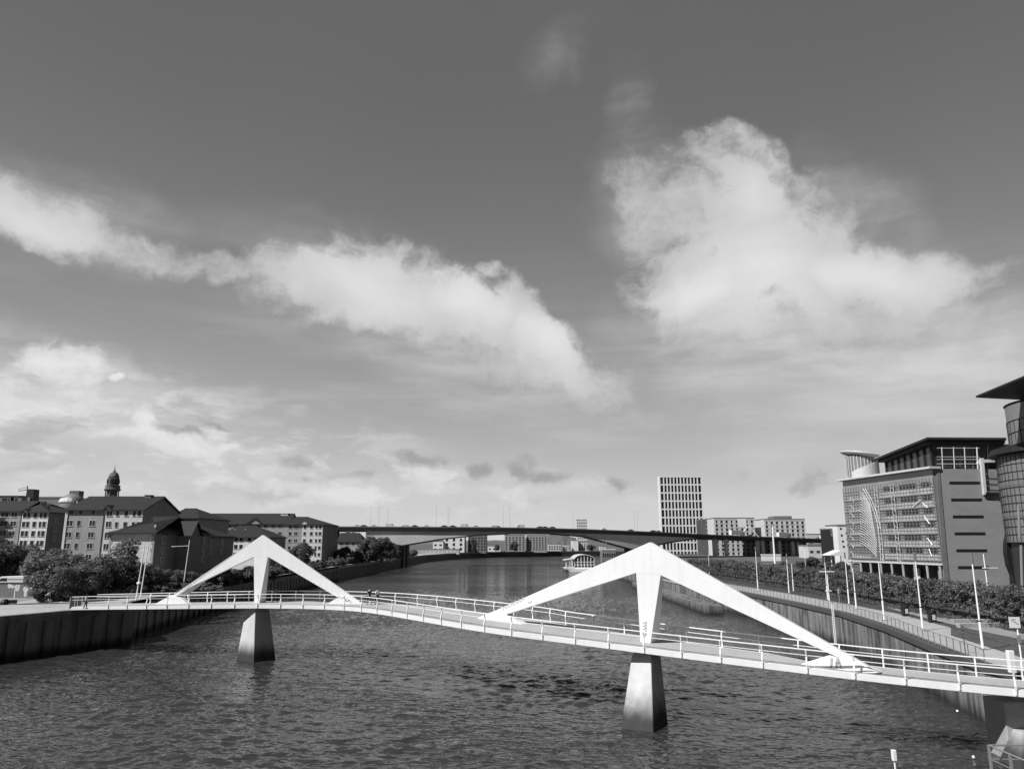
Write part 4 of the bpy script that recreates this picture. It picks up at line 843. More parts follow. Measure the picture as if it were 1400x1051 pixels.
slab('narrow white block on the far quay behind the pleasure boat', 'building', 782, 790.5, 845, 16, 738.8, 'white', 0, 0); slab('white balconied flats joined to the narrow white block', 'apartment_block', 791, 804, 850, 16, 741, 'lightclad', 4, 4, wfrac=.5, cat='apartments')
slab('small white house behind the fin apex on the far bank', 'house', 820, 828, 880, 10, 747, 'white', 2, 1, cat='house')
s = slab('slim white twin tower poking above the motorway bridge', 'tower_block', 789, 803, 960, 14, 711, 'lightclad', 5, 9, wfrac=.5, cat='tower block'); obj('top_box', MB().bb(PY(796, 700, 960).x, PY(802, 700, 960).x, 961, 970, zat(711, 960) + .6, zat(708, 960)), 'white', s)
# white gridded tower
Y = 690; z = zat(651, Y); X0, X1 = (905 - 700) / 1042 * Y, (963.5 - 700) / 1042 * Y; tw = thing('tower_block', 'tall white gridded tower block behind the motorway bridge', 'tower block', ((X0 + X1) / 2, Y, 5))
obj('core', MB().bb(X0 + .3, X1 - .3, Y + .9, Y + 9, 4, z - .6), 'pane', tw)
for sx in (X0, X1 - .7): obj('corner_pier', MB().bb(sx, sx + .7, Y - .1, Y + 10, 4, z), 'white', tw)
obj('roof_beam', MB().bb(X0 + .7, X1 - .7, Y - .1, Y + 9.9, z - 1.2, z - .002), 'white', tw)
zz0, nr, nc = 6.0, 9, 12; sx = (X1 - X0 - 1.4) / nc; st = (z - 1.2 - zz0) / nr
for j in range(nr): obj('floor_band', MB().bb(X0 + .7, X1 - .7, Y + .05, Y + .88, zz0 + j * st, zz0 + j * st + 1.3), 'white', tw)
for i in range(1, nc): obj('mullion', MB().bb(X0 + .7 + i * sx - .55, X0 + .7 + i * sx + .55, Y, Y + .87, 4, z - 1.25), 'white', tw)
for i in range(nc): obj('thin_mullion', MB().bb(X0 + .7 + (i + .5) * sx - .1, X0 + .7 + (i + .5) * sx + .1, Y + .3, Y + .86, 4, z - 1.27), 'dark', tw)
for j in range(nr):
    for i in range(nc):
        if random.random() < .22 and j > 3: obj('blind', MB().bb(X0 + .75 + i * sx + .42, X0 + .7 + i * sx + sx * .5, Y + .82, Y + .895, zz0 + j * st + .8 + st * .3 * random.random(), zz0 + (j + 1) * st - .05), 'cladding', tw)
# offices to its right
def office(label, x0, x1, Y, ytop, cols, rows, wall='brickl', wfrac=.45, step=5.35, extra=None):
    z = zat(ytop, Y); r, X0, X1 = gable_house(label, 'office_block', x0, x1, Y, 30, z, 0, wall, roofm='cladding', flat=True, cat='office block')
    cw = (X1 - X0) / cols
    for i in range(cols):
        for j in range(rows): window(r, X0 + (i + .5) * cw, zat(ytop + 4.5 + j * step, Y), cw * (wfrac if (i + j) % 3 else wfrac * .75), 2.0, Y, framed=False)
    for j in range(rows + 1): 
        zz_ = zat(ytop + 1.5 + j * step, Y); obj('string_course', MB().bb(X0 - .05, X1 + .05, Y - .12, Y - .003, zz_ - .15, zz_ + .15), 'lightclad', r)
    return r
office('dark link building between the white tower and the pale office block', 966, 977, 590, 710.5, 2, 3, wall='concd')
o1 = office('pale office block immediately right of the white gridded tower', 977.5, 1033, 570, 709, 8, 9); obj('penthouse', MB().bb(PY(1008, 709, 570).x, PY(1020, 709, 570).x, 569.8, 585, zat(721, 570), zat(708, 570)), 'white', o1)
office('narrow recessed office link between the two pale office blocks', 1033.3, 1046, 592, 712.5, 1, 2, wall='cladding')
o2 = office('pale office block with a grey rooftop plant box, right one of the pair', 1046.3, 1102.5, 566, 710.5, 8, 9); obj('plant_box', MB().bb(PY(1056, 709, 575).x, PY(1080, 709, 575).x, 571, 585, zat(710.5, 566) + .61, zat(706, 575)), 'bricks', o2)
slab('low white building beyond the bridge right of the office blocks', 'building', 1103, 1136, 640, 20, 730.5, 'lightclad', 0, 0)
slab('low pale building with a dark window strip under the motorway bridge', 'building', 1104, 1122, 480, 16, 746, 'lightclad', 2, 1, zb=4.3); slab('dark glazed low office under the motorway bridge', 'building', 1120, 1139, 500, 20, 744, 'cladding', 4, 2, wfrac=.8, wh=3, zb=4.3)
wt_ = slab('white stair tower with small square windows beside the glass office', 'building', 1146, 1163, 330, 12, 719, 'white', 0, 0, zb=4.3)
for i, (x, y) in enumerate([(1151, 723), (1158.5, 729), (1151.5, 732), (1152.3, 740), (1152.8, 747), (1159, 737), (1159, 745)]): window(wt_, (x - 700) / 1042 * 330 + (0), zat(y, 330), .9, .9, 330, framed=False)
s = slab('dark panel-clad block against the white stair tower', 'building', 1135, 1145.6, 335, 10, 724, 'black', 0, 0, zb=4.3); window(s, (1140 - 700) / 1042 * 335, zat(728.5, 335), 1.8, 2.2, 335, framed=True)
q = PY(1148, 758, 300); cn = thing('entrance_canopy', 'white sloping canopy roof at the foot of the white stair tower', 'canopy', (q.x, 300, 4.3))
cm = MB(); A = [PY(x, y, 300) for x, y in ((1133, 759), (1150, 752), (1164, 752), (1164, 760))]; cm.extr(A, (0, 8, 0)); obj('roof', cm, 'white', cn)
for x in (1137, 1150, 1161): qq = PY(x, 760, 301); obj('column', MB().tube([(qq.x, 301.5, 4.3), (qq.x, 301.5, qq.z + .1)], .2, 8), 'rail', cn)
wl = slab('long white wall panel behind the clipped trees under the bridge', 'garden_wall', 1040, 1066, 400, 1, 758.5, 'white', 0, 0, roofm='white', cat='wall', zb=4.3)
# ================================================================== GLASS OFFICE ON THE RIGHT BANK
C0 = PY(1286, 742, 146); C0 = Vector((C0.x, 146, 0)); Cf = PY(1159.5, 742, 176); C1 = Vector((Cf.x, 176, 0)); ZG = 4.3
dA = (C1 - C0).normalized(); nA = Vector((dA.y, -dA.x, 0)); nA = nA if nA.x < 0 else -nA; LA = (C1 - C0).length
go = thing('glass_office', 'curved-front glass office with rotunda and roof terrace behind the clipped trees', 'office building', (C0.x, C0.y, ZG))
zt = PV(1279, 641, C0, C0 + Vector((10, 0, 0))).z; zbot = PV(1291, 770, C0, C0 + Vector((10, 0, 0))).z
def fa(s, z, o=0.0): p = C0 + dA * s + nA * o; return Vector((p.x, p.y, z))
def fbox(mb, s0, s1, z0, z1, o0, o1): return mb.loft([fa(s0, z0, o0), fa(s1, z0, o0), fa(s1, z0, o1), fa(s0, z0, o1)], [fa(s0, z1, o0), fa(s1, z1, o0), fa(s1, z1, o1), fa(s0, z1, o1)])
def fpx(x, y, o=0.0): a, b = C0 + nA * o, C1 + nA * o; return PV(x, y, a, b)
core = MB(); core.prism([(C0.x, C0.y), (C1.x, C1.y), (C1.x + 35, C1.y), (C0.x + 22, C0.y + .3)], zbot, zt - .02); obj('glass_curtain_wall', core, 'glasswall', go)
for j in range(6):                                   # office floors seen through the glazing: pale spandrels and dark window strips
    z = zbot + .5 + j * (zt - zbot - 2.6) / 6; hf = (zt - zbot - 2.6) / 6
    sp = MB(); fbox(sp, .6, 17.5, z, z + hf * .45, .01, .05); fbox(sp, 22, 29, z, z + hf * .3, .01, .05); obj('spandrel', sp, 'lightclad2', go)
    fl_ = MB(); fbox(fl_, 0, LA, z - .1, z + .06, .06, .22); obj('transom', fl_, 'mullion', go)
    tl = MB(); [fbox(tl, 0, LA, z + hf * q_, z + hf * q_ + .05, .06, .14) for q_ in (.25, .5, .75)]; obj('thin_transom', tl, 'mullion', go)
    for a, b in ((.9, 3.6), (5.0, 10.4), (11.6, 15.6)):
        w = MB(); fbox(w, a, b, z + hf * .5, z + hf * .9, .01, .06); obj('window_strip', w, 'pane', go)
ml = MB()
for k in range(31): s_ = k * LA / 30; fbox(ml, s_ - .04, s_ + .04, zbot, zt - 1.6, .06, .16)
obj('mullions', ml, 'mullion', go)
dg = MB()
for (x0, y0, x1, y1) in [(1262, 688, 1268, 694), (1264, 706, 1271, 716), (1268, 735, 1275, 745), (1270, 750, 1274, 760), (1248, 693, 1258, 684)]:
    a, b = fpx(x0, y0, .25), fpx(x1, y1, .25); dg.tube([a, b], .1, 5)
obj('brace', dg, 'rail', go)
for s_ in (12.2, 17.8):                              # latticed columns in front of the glass
    t = MB(); 
    for k in range(14):
        z0_, z1_ = zbot + k * (zt - zbot - 2) / 14, zbot + (k + 1) * (zt - zbot - 2) / 14
        t.tube([fa(s_ - .5, z0_, .35), fa(s_ + .5, (z0_ + z1_) / 2, .35), fa(s_ - .5, z1_,   .35)], .05, 5)
    t.tube([fa(s_ - .5, zbot, .35), fa(s_ - .5, zt - 2, .35)], .055, 5).tube([fa(s_ + .5, zbot, .35), fa(s_ + .5, zt - 2, .35)], .055, 5); obj('lattice_column', t, 'lightclad', go)
cv = MB()                                            # fan of curved white louvres
for i in range(22):
    f = i / 21; y0 = 672 + f * 70; pts = []
    for k in range(8):
        g_ = k / 7; x = 1176 + g_ * (14 + 9 * min(1, f * 1.4)); y = y0 + (g_ ** 1.7) * 13 + g_ * 6; pts.append(fpx(x, min(y, 766), .3))
    cv.tube(pts, .075, 5)
for o_ in (0, 3.2):
    pts = [fpx(x + o_, y, .42) for x, y in ((1180, 668), (1189, 684), (1196, 702), (1201, 722), (1203.5, 745), (1204, 766))]; cv.tube(pts, .09, 5)
obj('curved_louvres', cv, 'lightclad', go)
lv = MB()
for i in range(9): a = [fpx(x, y + i * 10.5, .3) for x, y in ((1162, 680), (1165, 682), (1167.5, 686))]; lv.tube(a, .07, 5)
obj('corner_louvres', lv, 'lightclad', go)
for k in range(9): s_ = .8 + k * (LA - 1.5) / 8; t = MB(); t.tube([fa(s_, ZG, .1), fa(s_, zbot - .35, .1)], .24, 10); obj('ground_column', t, 'conc', go)
obj('ground_glazing', MB().prism([(C0.x + 2.2, C0.y + 1.2), (C1.x + 2.2, C1.y - .5), (C1.x + 30, C1.y - .5), (C0.x + 22, C0.y + 1.2)], ZG - .2, zbot - .01), 'pane', go)
bm2 = MB(); fbox(bm2, -.1, LA, zbot - .35, zbot - .02, -.3, .4); obj('first_floor_beam', bm2, 'lightclad', go)
q1 = fpx(1245, 766, -1.0); dn_ = MB(); dn_.box((q1.x + 1, q1.y, ZG + 2.2), (.3, 2.2, 4)); obj('notice_panel', dn_, 'white', go)
tc_ = MB(); fbox(tc_, -.6, LA + .8, zt, zt + .45, -1.5, 1.1); obj('terrace_edge', tc_, 'lightclad', go, bevel=.05)
# brick end wall (facing the camera)
def wb_(x, y, dy=0): return PV(x, y, C0 + Vector((0, dy, 0)), C0 + Vector((10, dy, 0)))
wall_pts = [(1280.5, 641), (1341, 641), (1345, 675), (1348, 684), (1366, 684.5), (1374, 697), (1386, 724), (1388, 800), (1293, 800)]
wp = [wb_(x, y) for x, y in wall_pts]; wp[-1].z = wp[-2].z = ZG - .3; ew = MB(); ew.extr(wp, (0, 2.4, 0)); obj('brick_end_wall', ew, 'brickm2', go)
obj('corner_strip', MB().extr([wb_(1279.8, 642), wb_(1284, 642), wb_(1298, 800), wb_(1291, 800)], (0, -.12, 0)), 'bricks', go)
for i in range(6): xa = 1298 + i * 2.35; y = 660 + i * 23.1; obj('slot_window', MB().extr([wb_(xa, y - 2), wb_(xa + 42, y - 2), wb_(xa + 42, y + 2), wb_(xa, y + 2)], (0, -.03, 0)), 'black', go)
for i in range(9): pass
# recess, balconies to the right
obj('recess_wall', MB().bb(C0.x + 8.6, C0.x + 20, C0.y + 2.45, C0.y + 4, ZG, zt + 1), 'dark', go)  # shade of the recess put into the near-black wall colour
bal = MB(); A_ = [wb_(1346, 628, -.5), wb_(1374, 627, -.5), wb_(1374, 631, -.5), wb_(1346, 632, -.5)]; bal.extr(A_, (0, 3, 0)); bal.extr([wb_(1341, 626, -.5), wb_(1345, 626, -.5), wb_(1349.5, 676, -.5), wb_(1345.5, 676, -.5)], (0, .6, 0)); bal.extr([wb_(1372, 630, -.5), wb_(1375, 630, -.5), wb_(1370, 648, -.5), wb_(1367, 648, -.5)], (0, .6, 0)); obj('balcony_frame', bal, 'lightclad', go)
for y in (648, 656, 664, 672): obj('balcony_rail', MB().tube([wb_(1348, y, -.3), wb_(1371, y, -.3)], .07, 5), 'mullion', go)
obj('balcony_slab', MB().extr([wb_(1348, 673, -.6), wb_(1372, 673, -.6), wb_(1372, 676, -.6), wb_(1348, 676, -.6)], (0, 3, 0)), 'black', go)
# penthouse and roof
ph = MB(); zp = zt + .45; zr_ = zat(601, 150); base = [(C0.x + 1.2, C0.y + 1.6), (C0.x + 1.2 + (C1.x - C0.x) * .5, 161.5), (C0.x + 18, 161.5), (C0.x + 18, C0.y + 3.5)]
ph.loft([(p[0], p[1], zp) for p in base], [(p[0], p[1], zr_ - .45 - s_) for p, s_ in zip(base, (0.1, 2.3, 2.3, .4))]); obj('penthouse_glazing', ph, 'glass2', go)
pa, pb = Vector((base[0][0], base[0][1], 0)), Vector((base[1][0], base[1][1], 0)); dpb = (pb - pa).normalized(); Lp = (pb - pa).length
for k in range(8): 
    c_ = pa + dpb * (k * Lp / 7); hh_ = zr_ - .5 - 2.2 * k / 7; obj('penthouse_post', MB().box((c_.x - .1, c_.y, (zp + hh_) / 2), (.32, .4, hh_ - zp), 0), 'black', go)
c2 = MB(); roofp = [wb_(1271, 599), wb_(1371, 604), None]; 
rp = [(C0.x - .6, C0.y - .4), (C0.x - .6 + (C1.x - C0.x) * .55, 162.5), (C0.x + 20, 162.5), (C0.x + 15.5, C0.y + .2)]
sl_ = [0, -2.3, -2.3, 0]; tilt = lambda q, z: [(p[0], p[1], z + s_) for p, s_ in zip(q, sl_)]; c2.loft(tilt(rp, zr_ - .4), tilt(rp, zr_)); obj('roof_slab', c2, 'dark', go); rq = [(p[0] * .999 + .15, p[1] + .1) for p in rp]; c3 = MB(); c3.loft(tilt(rq, zr_ + .003), tilt(rq, zr_ + .12)); obj('roof_sheet', c3, 'lightclad', go)
rs_ = [(rp[0][0] + .5, rp[0][1] + .5), (rp[1][0] + .6, rp[1][1] - .3), (rp[2][0], rp[2][1] - .3), (rp[3][0], rp[3][1] + .5)]; obj('soffit_fascia', MB().loft(tilt(rs_, zr_ - .95), tilt(rs_, zr_ - .402)), 'black', go)
rl2 = MB(); 
for y in (612.5, 624.5, 628, 634): a, b = wb_(1281, y, .3), wb_(1339, y, .3); rl2.tube([a, b], .06, 5)
obj('terrace_rail', rl2, 'lightclad', go)
for x in (1289, 1305, 1320, 1337): obj('terrace_post', MB().tube([wb_(x, 641, .3), wb_(x - 1.5, 611, .3)], .09 if x < 1335 else .14, 6), 'lightclad', go)
obj('end_penthouse_wall', MB().extr([wb_(1284, 640.5, 2.6), wb_(1366, 640.5, 2.6), wb_(1366, 606, 2.6), wb_(1284, 604, 2.6)], (0, .3, 0)), 'pane', go)
for x in (1300, 1315, 1330, 1350): obj('end_post', MB().extr([wb_(x, 640, 2.4), wb_(x + 1, 640, 2.4), wb_(x + 1, 606, 2.4), wb_(x, 606, 2.4)], (0, .15, 0)), 'mullion', go)
# rotunda
Yr = 173; rc = PY(1178, 640, Yr); rr = 20 / 1042 * Yr
rt = obj('rotunda', MB().lathe((rc.x, Yr, 0), [(rr, zp), (rr, zat(624, Yr))], 28), 'cladding', go)
rb_ = MB()
for k in range(28): a = 2 * math.pi * k / 28; rb_.box((rc.x + rr * math.cos(a), Yr + rr * math.sin(a), (zp + zat(624, Yr)) / 2), (.12, .18, zat(624, Yr) - zp), a)
obj('rib', rb_, 'lightclad', rt)
sc_ = MB(); arc = [(rc.x + (rr + .5) * math.cos(a), Yr + (rr + .5) * math.sin(a)) for a in [R(-150 + 10 * k) for k in range(12)]]; arc2 = [(rc.x + (rr + .2) * math.cos(a), Yr + (rr + .2) * math.sin(a)) for a in [R(-150 + 10 * k) for k in range(12)]]
n_ = len(arc); hs = [1.2 + 2.7 * (k / (n_ - 1)) ** .8 for k in range(n_)]
for k in range(n_ - 1): sc_.loft([(arc[k][0], arc[k][1], zp), (arc[k + 1][0], arc[k + 1][1], zp), (arc2[k + 1][0], arc2[k + 1][1], zp), (arc2[k][0], arc2[k][1], zp)], [(arc[k][0], arc[k][1], zp + hs[k]), (arc[k + 1][0], arc[k + 1][1], zp + hs[k + 1]), (arc2[k + 1][0], arc2[k + 1][1], zp + hs[k + 1]), (arc2[k][0], arc2[k][1], zp + hs[k])], cap=True)
obj('curved_screen', sc_, 'lightclad', rt)
cap_ = MB(); nseg = 32; zc_ = zat(621, Yr); ring = lambda rad, dz, k: (rc.x + rad * math.cos(2 * math.pi * k / nseg), Yr + rad * math.sin(2 * math.pi * k / nseg), zc_ + dz - .16 * rad * math.cos(2 * math.pi * k / nseg) + .05 * rad * math.sin(2 * math.pi * k / nseg))
rings = [(.1, .75), (rr * .6, .6), (rr + .9, .2), (rr + 1.0, 0), (rr + .6, -.3), (rr * .5, -.9), (.1, -1.0)]
vs = [ring(r_, dz, k) for r_, dz in rings for k in range(nseg)]; fs = [(i * nseg + k, i * nseg + (k + 1) % nseg, (i + 1) * nseg + (k + 1) % nseg, (i + 1) * nseg + k) for i in range(len(rings) - 1) for k in range(nseg)]
obj('dished_roof', MB().add(vs, fs), 'lightclad', rt, smooth=True)
# second building at the right edge: stacked drums with flying saucer roof
Xc, Yc = 94.5, 122; d2 = thing('drum_office', 'dark round office with gridded glazing and a wide flying roof at the right edge', 'office building', (Xc, Yc, ZG)); zr2 = lambda y: zat(y, 112)
def gridmat():
    m = mat('gridded_glazing', .22, .25, .2, .15); return m
obj('lower_drum', MB().lathe((Xc, Yc, 0), [(12.5, ZG), (12.5, 13.5)], 48), 'dark', d2); obj('glazed_drum', MB().lathe((Xc, Yc, 0), [(12.9, 13.5), (12.9, 27.6)], 48), 'cladding', d2)
gr_ = MB()
for k in range(72): a = 2 * math.pi * k / 72; gr_.tube([(Xc + 12.95 * math.cos(a), Yc + 12.95 * math.sin(a), 13.5), (Xc + 12.95 * math.cos(a), Yc + 12.95 * math.sin(a), 27.6)], .06, 4)
for j in range(12):
    z = 13.6 + j * 1.25; gr_.lathe((Xc, Yc, 0), [(12.92, z - .05), (13.02, z), (12.92, z + .05)], 48)
obj('glazing_bars', gr_, 'dark', d2)
for z in (17.4, 22.4): obj('floor_band', MB().lathe((Xc, Yc, 0), [(12.95, z), (13.0, z + .5), (12.95, z + 1)], 48), 'bricks', d2)
obj('lower_roof_ring', MB().lathe((Xc, Yc, 0), [(12.6, 27.6), (14.0, 27.9), (13.6, 28.9), (11.5, 29.4)], 48), 'black', d2)
obj('upper_drum', MB().lathe((Xc, Yc, 0), [(10.6, 29.3), (10.6, 36.2)], 40), 'cladding', d2); g3 = MB()
for k in range(44): a = 2 * math.pi * k / 44; g3.tube([(Xc + 10.65 * math.cos(a), Yc + 10.65 * math.sin(a), 29.4), (Xc + 10.65 * math.cos(a), Yc + 10.65 * math.sin(a), 33.6)], .06, 4)
for z in (29.6, 31.6, 33.6): g3.lathe((Xc, Yc, 0), [(10.62, z - .07), (10.72, z), (10.62, z + .07)], 40)
obj('upper_glazing_bars', g3, 'dark', d2)
obj('flying_roof', MB().prism([(75.3, 118.9), (71.4, 92), (112, 92), (112, 128), (84, 120.9)], 36.55, 36.85), 'black', d2)
obj('roof_core', MB().lathe((Xc, Yc, 0), [(10.5, 36.15), (10.8, 36.54)], 40), 'black', d2)
bl_ = MB(); c0 = [PY(x, y, 128) for x, y in ((1383.5, 722), (1379, 729), (1376.5, 742), (1376.5, 755), (1379.5, 772), (1385, 786), (1386, 801), (1402, 810), (1402, 722))]; bl_.extr(c0, (0, 1, 0)); obj('curved_screen_wall', bl_, 'black', d2)
for x, ya, yb in ((1392.5, 690, 735), (1396, 745, 800)): a, b = PY(x, ya, 107), PY(x + 1.5, yb, 107); obj('slim_column', MB().tube([a, b], .18, 8), 'mullion', d2)
# ================================================================== RIGHT BANK: TREES, LAMPS, BINS, SIGNS
protoL = None; hp = [box_tree_proto('x') for _ in range(4)]
hl = [(55.6, 66), (56.2, 85), (56.8, 100), (57.8, 117), (59, 150), (58.5, 195), (57.5, 245)]
def along(pl, step, s0=0):
    out = []; acc = 0; nxt = s0
    for a, b in zip(pl[:-1], pl[1:]):
        a, b = Vector(a), Vector(b); L_ = (b - a).length
        while nxt <= acc + L_: f = (nxt - acc) / L_; out.append((a.lerp(b, f), math.atan2((b - a).y, (b - a).x))); nxt += step
        acc += L_
    return out
hs_ = along(hl, 3.75, 0)
for i, (p, a) in enumerate(hs_):
    lb = 'clipped box-crowned tree, %s from the footbridge end in the promenade row' % ordinal(i); loc = (p.x + random.uniform(-.15, .15), p.y, ZR); rz = a + random.choice((0, math.pi))
    if i < 4: hp[i].location = loc; hp[i].rotation_euler.z = rz; hp[i]['label'] = lb; hp[i].scale = (1, 1, random.uniform(.93, 1.05))
    else: dup(hp[i % 4], loc, rz, lb, (1, 1, random.uniform(.93, 1.06)))
bed = MB(); ribbon(bed, [(x - 2.3, y) for x, y in hl], [(x + 2.0, y) for x, y in hl], ZR + .02, ZR + .16); struct('planting_bed', bed, 'concd')
# low shrubs in the bed in front
cs = []; 
for p, a in along([(x - 2.6, y) for x, y in hl], .9): cs.append((p.x + random.uniform(-.5, .5), p.y, ZR + .25 + random.random() * .3))
obj('ground_cover', leaf_mesh('ground_cover', 'leafd', cs, np.full(len(cs), .6), 9000, .2), 'leafd', kind='stuff', label='low dark ground cover planted in front of the clipped trees', cat='ground cover')
lp = [(1344, 888, 756, 1.15), (1262, 862, 755, 1), (1209, 848, 756, .9), (1171, 833, 767, .9), (1161, 826, 755, .9), (1132, 820, 760, .9), (1085, 808, 764, .8), (1079, 811, 757, .8), (1036.5, 808, 747, .8), (1102, 781, 745, .8), (970, 787, 753, .8)]
for i, (x, yb, yt, k) in enumerate(lp):
    b_ = P(x, yb, ZR); tz = PY(x, yt, b_.y).z; r = thing('lamp_post', 'tall slim white lamp post on the promenade, %s from the right edge of the photo' % ordinal(i), 'lamp post', tuple(b_), group='lamp posts along the right promenade')
    obj('pole', MB().tube([b_, b_ + Z * 2.4], .11, 10).tube([b_ + Z * 2.5, (b_.x, b_.y, tz)], .08, 10, .05), 'rail', r, smooth=False)
    obj('collar', MB().tube([b_ + Z * 2.4, b_ + Z * 2.5], .135, 10), 'dark', r); obj('base_plate', MB().box((b_.x, b_.y, ZR + .05), (.45, .45, .1)), 'mullion', r)
    obj('lamp_head', MB().tube([(b_.x, b_.y, tz - .9), (b_.x, b_.y, tz + .03)], .115, 10), 'carg', r)
# short lamps with wide flat heads
for i, (x, yb, yt) in enumerate([(1134, 822, 781), (1349, 793, 757), (1059.5, 768, 719)]):
    yy = [0, 0, 0]; 
    b_ = P(x, yb, ZR) if i == 0 else PY(x, yb, 108) if i == 1 else PY(x, 768, 330); z0_ = ZR; tz = PY(x, yt, b_.y).z
    r = thing('lamp_post', ['white lamp post with a wide flat double head beside the promenade railing', 'thin pale lamp post with side arms rising behind the clipped trees', 'very tall white mast beyond the clipped trees under the motorway bridge'][i], 'lamp post', (b_.x, b_.y, z0_))
    obj('pole', MB().tube([(b_.x, b_.y, z0_), (b_.x, b_.y, tz)], .1 if i < 2 else .42, 10, .07 if i < 2 else .3), 'rail', r)
    if i < 2: 
        hd = MB(); hd.box((b_.x, b_.y, tz - (0 if i == 0 else 1.9)), (2.2 if i == 0 else .5, .5, .12)); 
        if i == 0: hd.box((b_.x, b_.y, tz - 3.0), (.9, .35, .12))
        else: hd.box((b_.x + .9, b_.y, tz - 1.9), (1.8, .1, .1))
        obj('lamp_head', hd, 'rail', r)
# ladder / level staff on the wall and short marker
q = P(1146, 826, ZR); ld = thing('quay_ladder', 'pale steel ladder fixed down the right quay wall', 'ladder', (q.x - .9, q.y, 0)); lx, ly = 43.3, 104.6
t = MB(); [t.tube([(lx, ly + o_, .2), (lx, ly + o_, ZR + 1.1)], .05, 6) for o_ in (0, .5)]; obj('stile', t, 'rail', ld); ru = MB(); [ru.tube([(lx, ly, .4 + .3 * k), (lx, ly + .5, .4 + .3 * k)], .025, 5) for k in range(15)]; obj('rungs', ru, 'rail', ld)
q = P(1148, 824, ZR); r = thing('bollard_light', 'short pale post with a thick rounded top at the promenade edge', 'post', tuple(q)); obj('shaft', MB().tube([q, q + Z * 1.3], .07, 8), 'mullion', r); obj('head', MB().lathe((q.x, q.y, q.z + 1.3), [(.1, 0), (.2, .15), (.2, .7), (.08, .85)], 12), 'mullion', r)
q = P(1320, 893, ZR); r = thing('marker_post', 'thin dark post with pale dots standing on the promenade', 'post', tuple(q)); obj('shaft', MB().tube([q, q + Z * 2.3], .04, 8), 'dark', r); dt = MB(); [dt.tube([q + Z * (.3 + k * .28), q + Z * (.36 + k * .28)], .05, 8) for k in range(7)]; obj('reflective_band', dt, 'mullion', r)
for i, (x, y, s_) in enumerate([(1275, 851, 1.0), (1238, 842, .82)]):
    q = P(x, y, ZR); r = thing('litter_bin', ['black litter bin with a pale poster panel, nearer one in front of the clipped trees', 'smaller black litter bin with a pale panel, farther one'][i], 'litter bin', tuple(q), group='litter bins on the promenade')
    b = MB(); b.loft([(q.x - .32, q.y - .3, ZR), (q.x + .32, q.y - .3, ZR), (q.x + .32, q.y + .3, ZR), (q.x - .32, q.y + .3, ZR)], [(q.x - .4, q.y - .38, ZR + 1.15), (q.x + .4, q.y - .38, ZR + 1.15), (q.x + .4, q.y + .38, ZR + 1.15), (q.x - .4, q.y + .38, ZR + 1.15)]); obj('body', b, 'black', r, bevel=.03)
    obj('hood', MB().bb(q.x - .45, q.x + .45, q.y - .42, q.y + .42, ZR + 1.32, ZR + 1.42).bb(q.x - .43, q.x - .37, q.y - .3, q.y + .3, ZR + 1.15, ZR + 1.32).bb(q.x + .37, q.x + .43, q.y - .3, q.y + .3, ZR + 1.15, ZR + 1.32), 'black', r)
    obj('poster_panel', MB().bb(q.x - .16, q.x + .2, q.y - .4, q.y - .385, ZR + .35, ZR + .95), 'lightclad', r)
# square notice sign
q = P(1397, 905, ZR); Ys = q.y; A = PY(1378, 843, Ys); B = PY(1395, 858, Ys); r = thing('notice_sign', 'square white notice sign on a leaning pole at the right edge by the footbridge end', 'sign', tuple(q))
obj('pole', MB().tube([q - Z * .5, PY(1389, 845, Ys + .05)], .06, 8), 'rail', r); cxs = (A.x + B.x) / 2; obj('panel', MB().bb(A.x, B.x, Ys - .08, Ys - .04, B.z, A.z), 'white', r, bevel=.01)
ar = MB(); c = Vector((cxs, Ys - .086, (A.z + B.z) / 2)); ar.extr([c + Vector((-.25, 0, .22)), c + Vector((.3, 0, -.12)), c + Vector((.27, 0, -.18)), c + Vector((-.28, 0, .17))], (0, -.006, 0)).extr([c + Vector((-.2, 0, .28)), c + Vector((.1, 0, .25)), c + Vector((.1, 0, .2)), c + Vector((-.2, 0, .23))], (0, -.006, 0)); obj('marking', ar, 'cladding', r)
obj('small_plate', MB().bb(q.x - .18, q.x + .12, Ys - .12, Ys - .08, q.z + 1.5, q.z + 2.05), 'mullion', r)
# promenade railing along the quay edge
def promenade_rail(pl, z, label, step, m='mullion', h=1.1, infill=True):
    r = thing('quay_railing', label, 'railing', (pl[0][0], pl[0][1], z)); pts = along(pl, step)
    t = MB(); t.tube([(p.x, p.y, z + h) for p, a in pts], .035, 5); obj('top_rail', t, m, r); t = MB(); 
    for k in range(1, 6): t.tube([(p.x, p.y, z + h * k / 6) for p, a in pts], .012, 4)
    obj('wires', t, m, r)
    pm = MB().box((0, 0, h / 2), (.05, .09, h)).mesh('post', m)
    for p, a in pts[:98]:
        o = bpy.data.objects.new('post', pm); COL.objects.link(o); o.parent = r; o.location = Vector((p.x, p.y, z)) - r.location; o.rotation_euler.z = a + math.pi / 2
promenade_rail(off(right[3:11], -.4), ZR + .06, 'thin steel railing along the edge of the right promenade', 1.6, 'cladding')
promenade_rail([(-83, 35), (-71.5, 64), (-60.3, 91)], ZL + .06, 'thin steel railing along the left quay edge, left of the footbridge end', 2.4, 'dark')
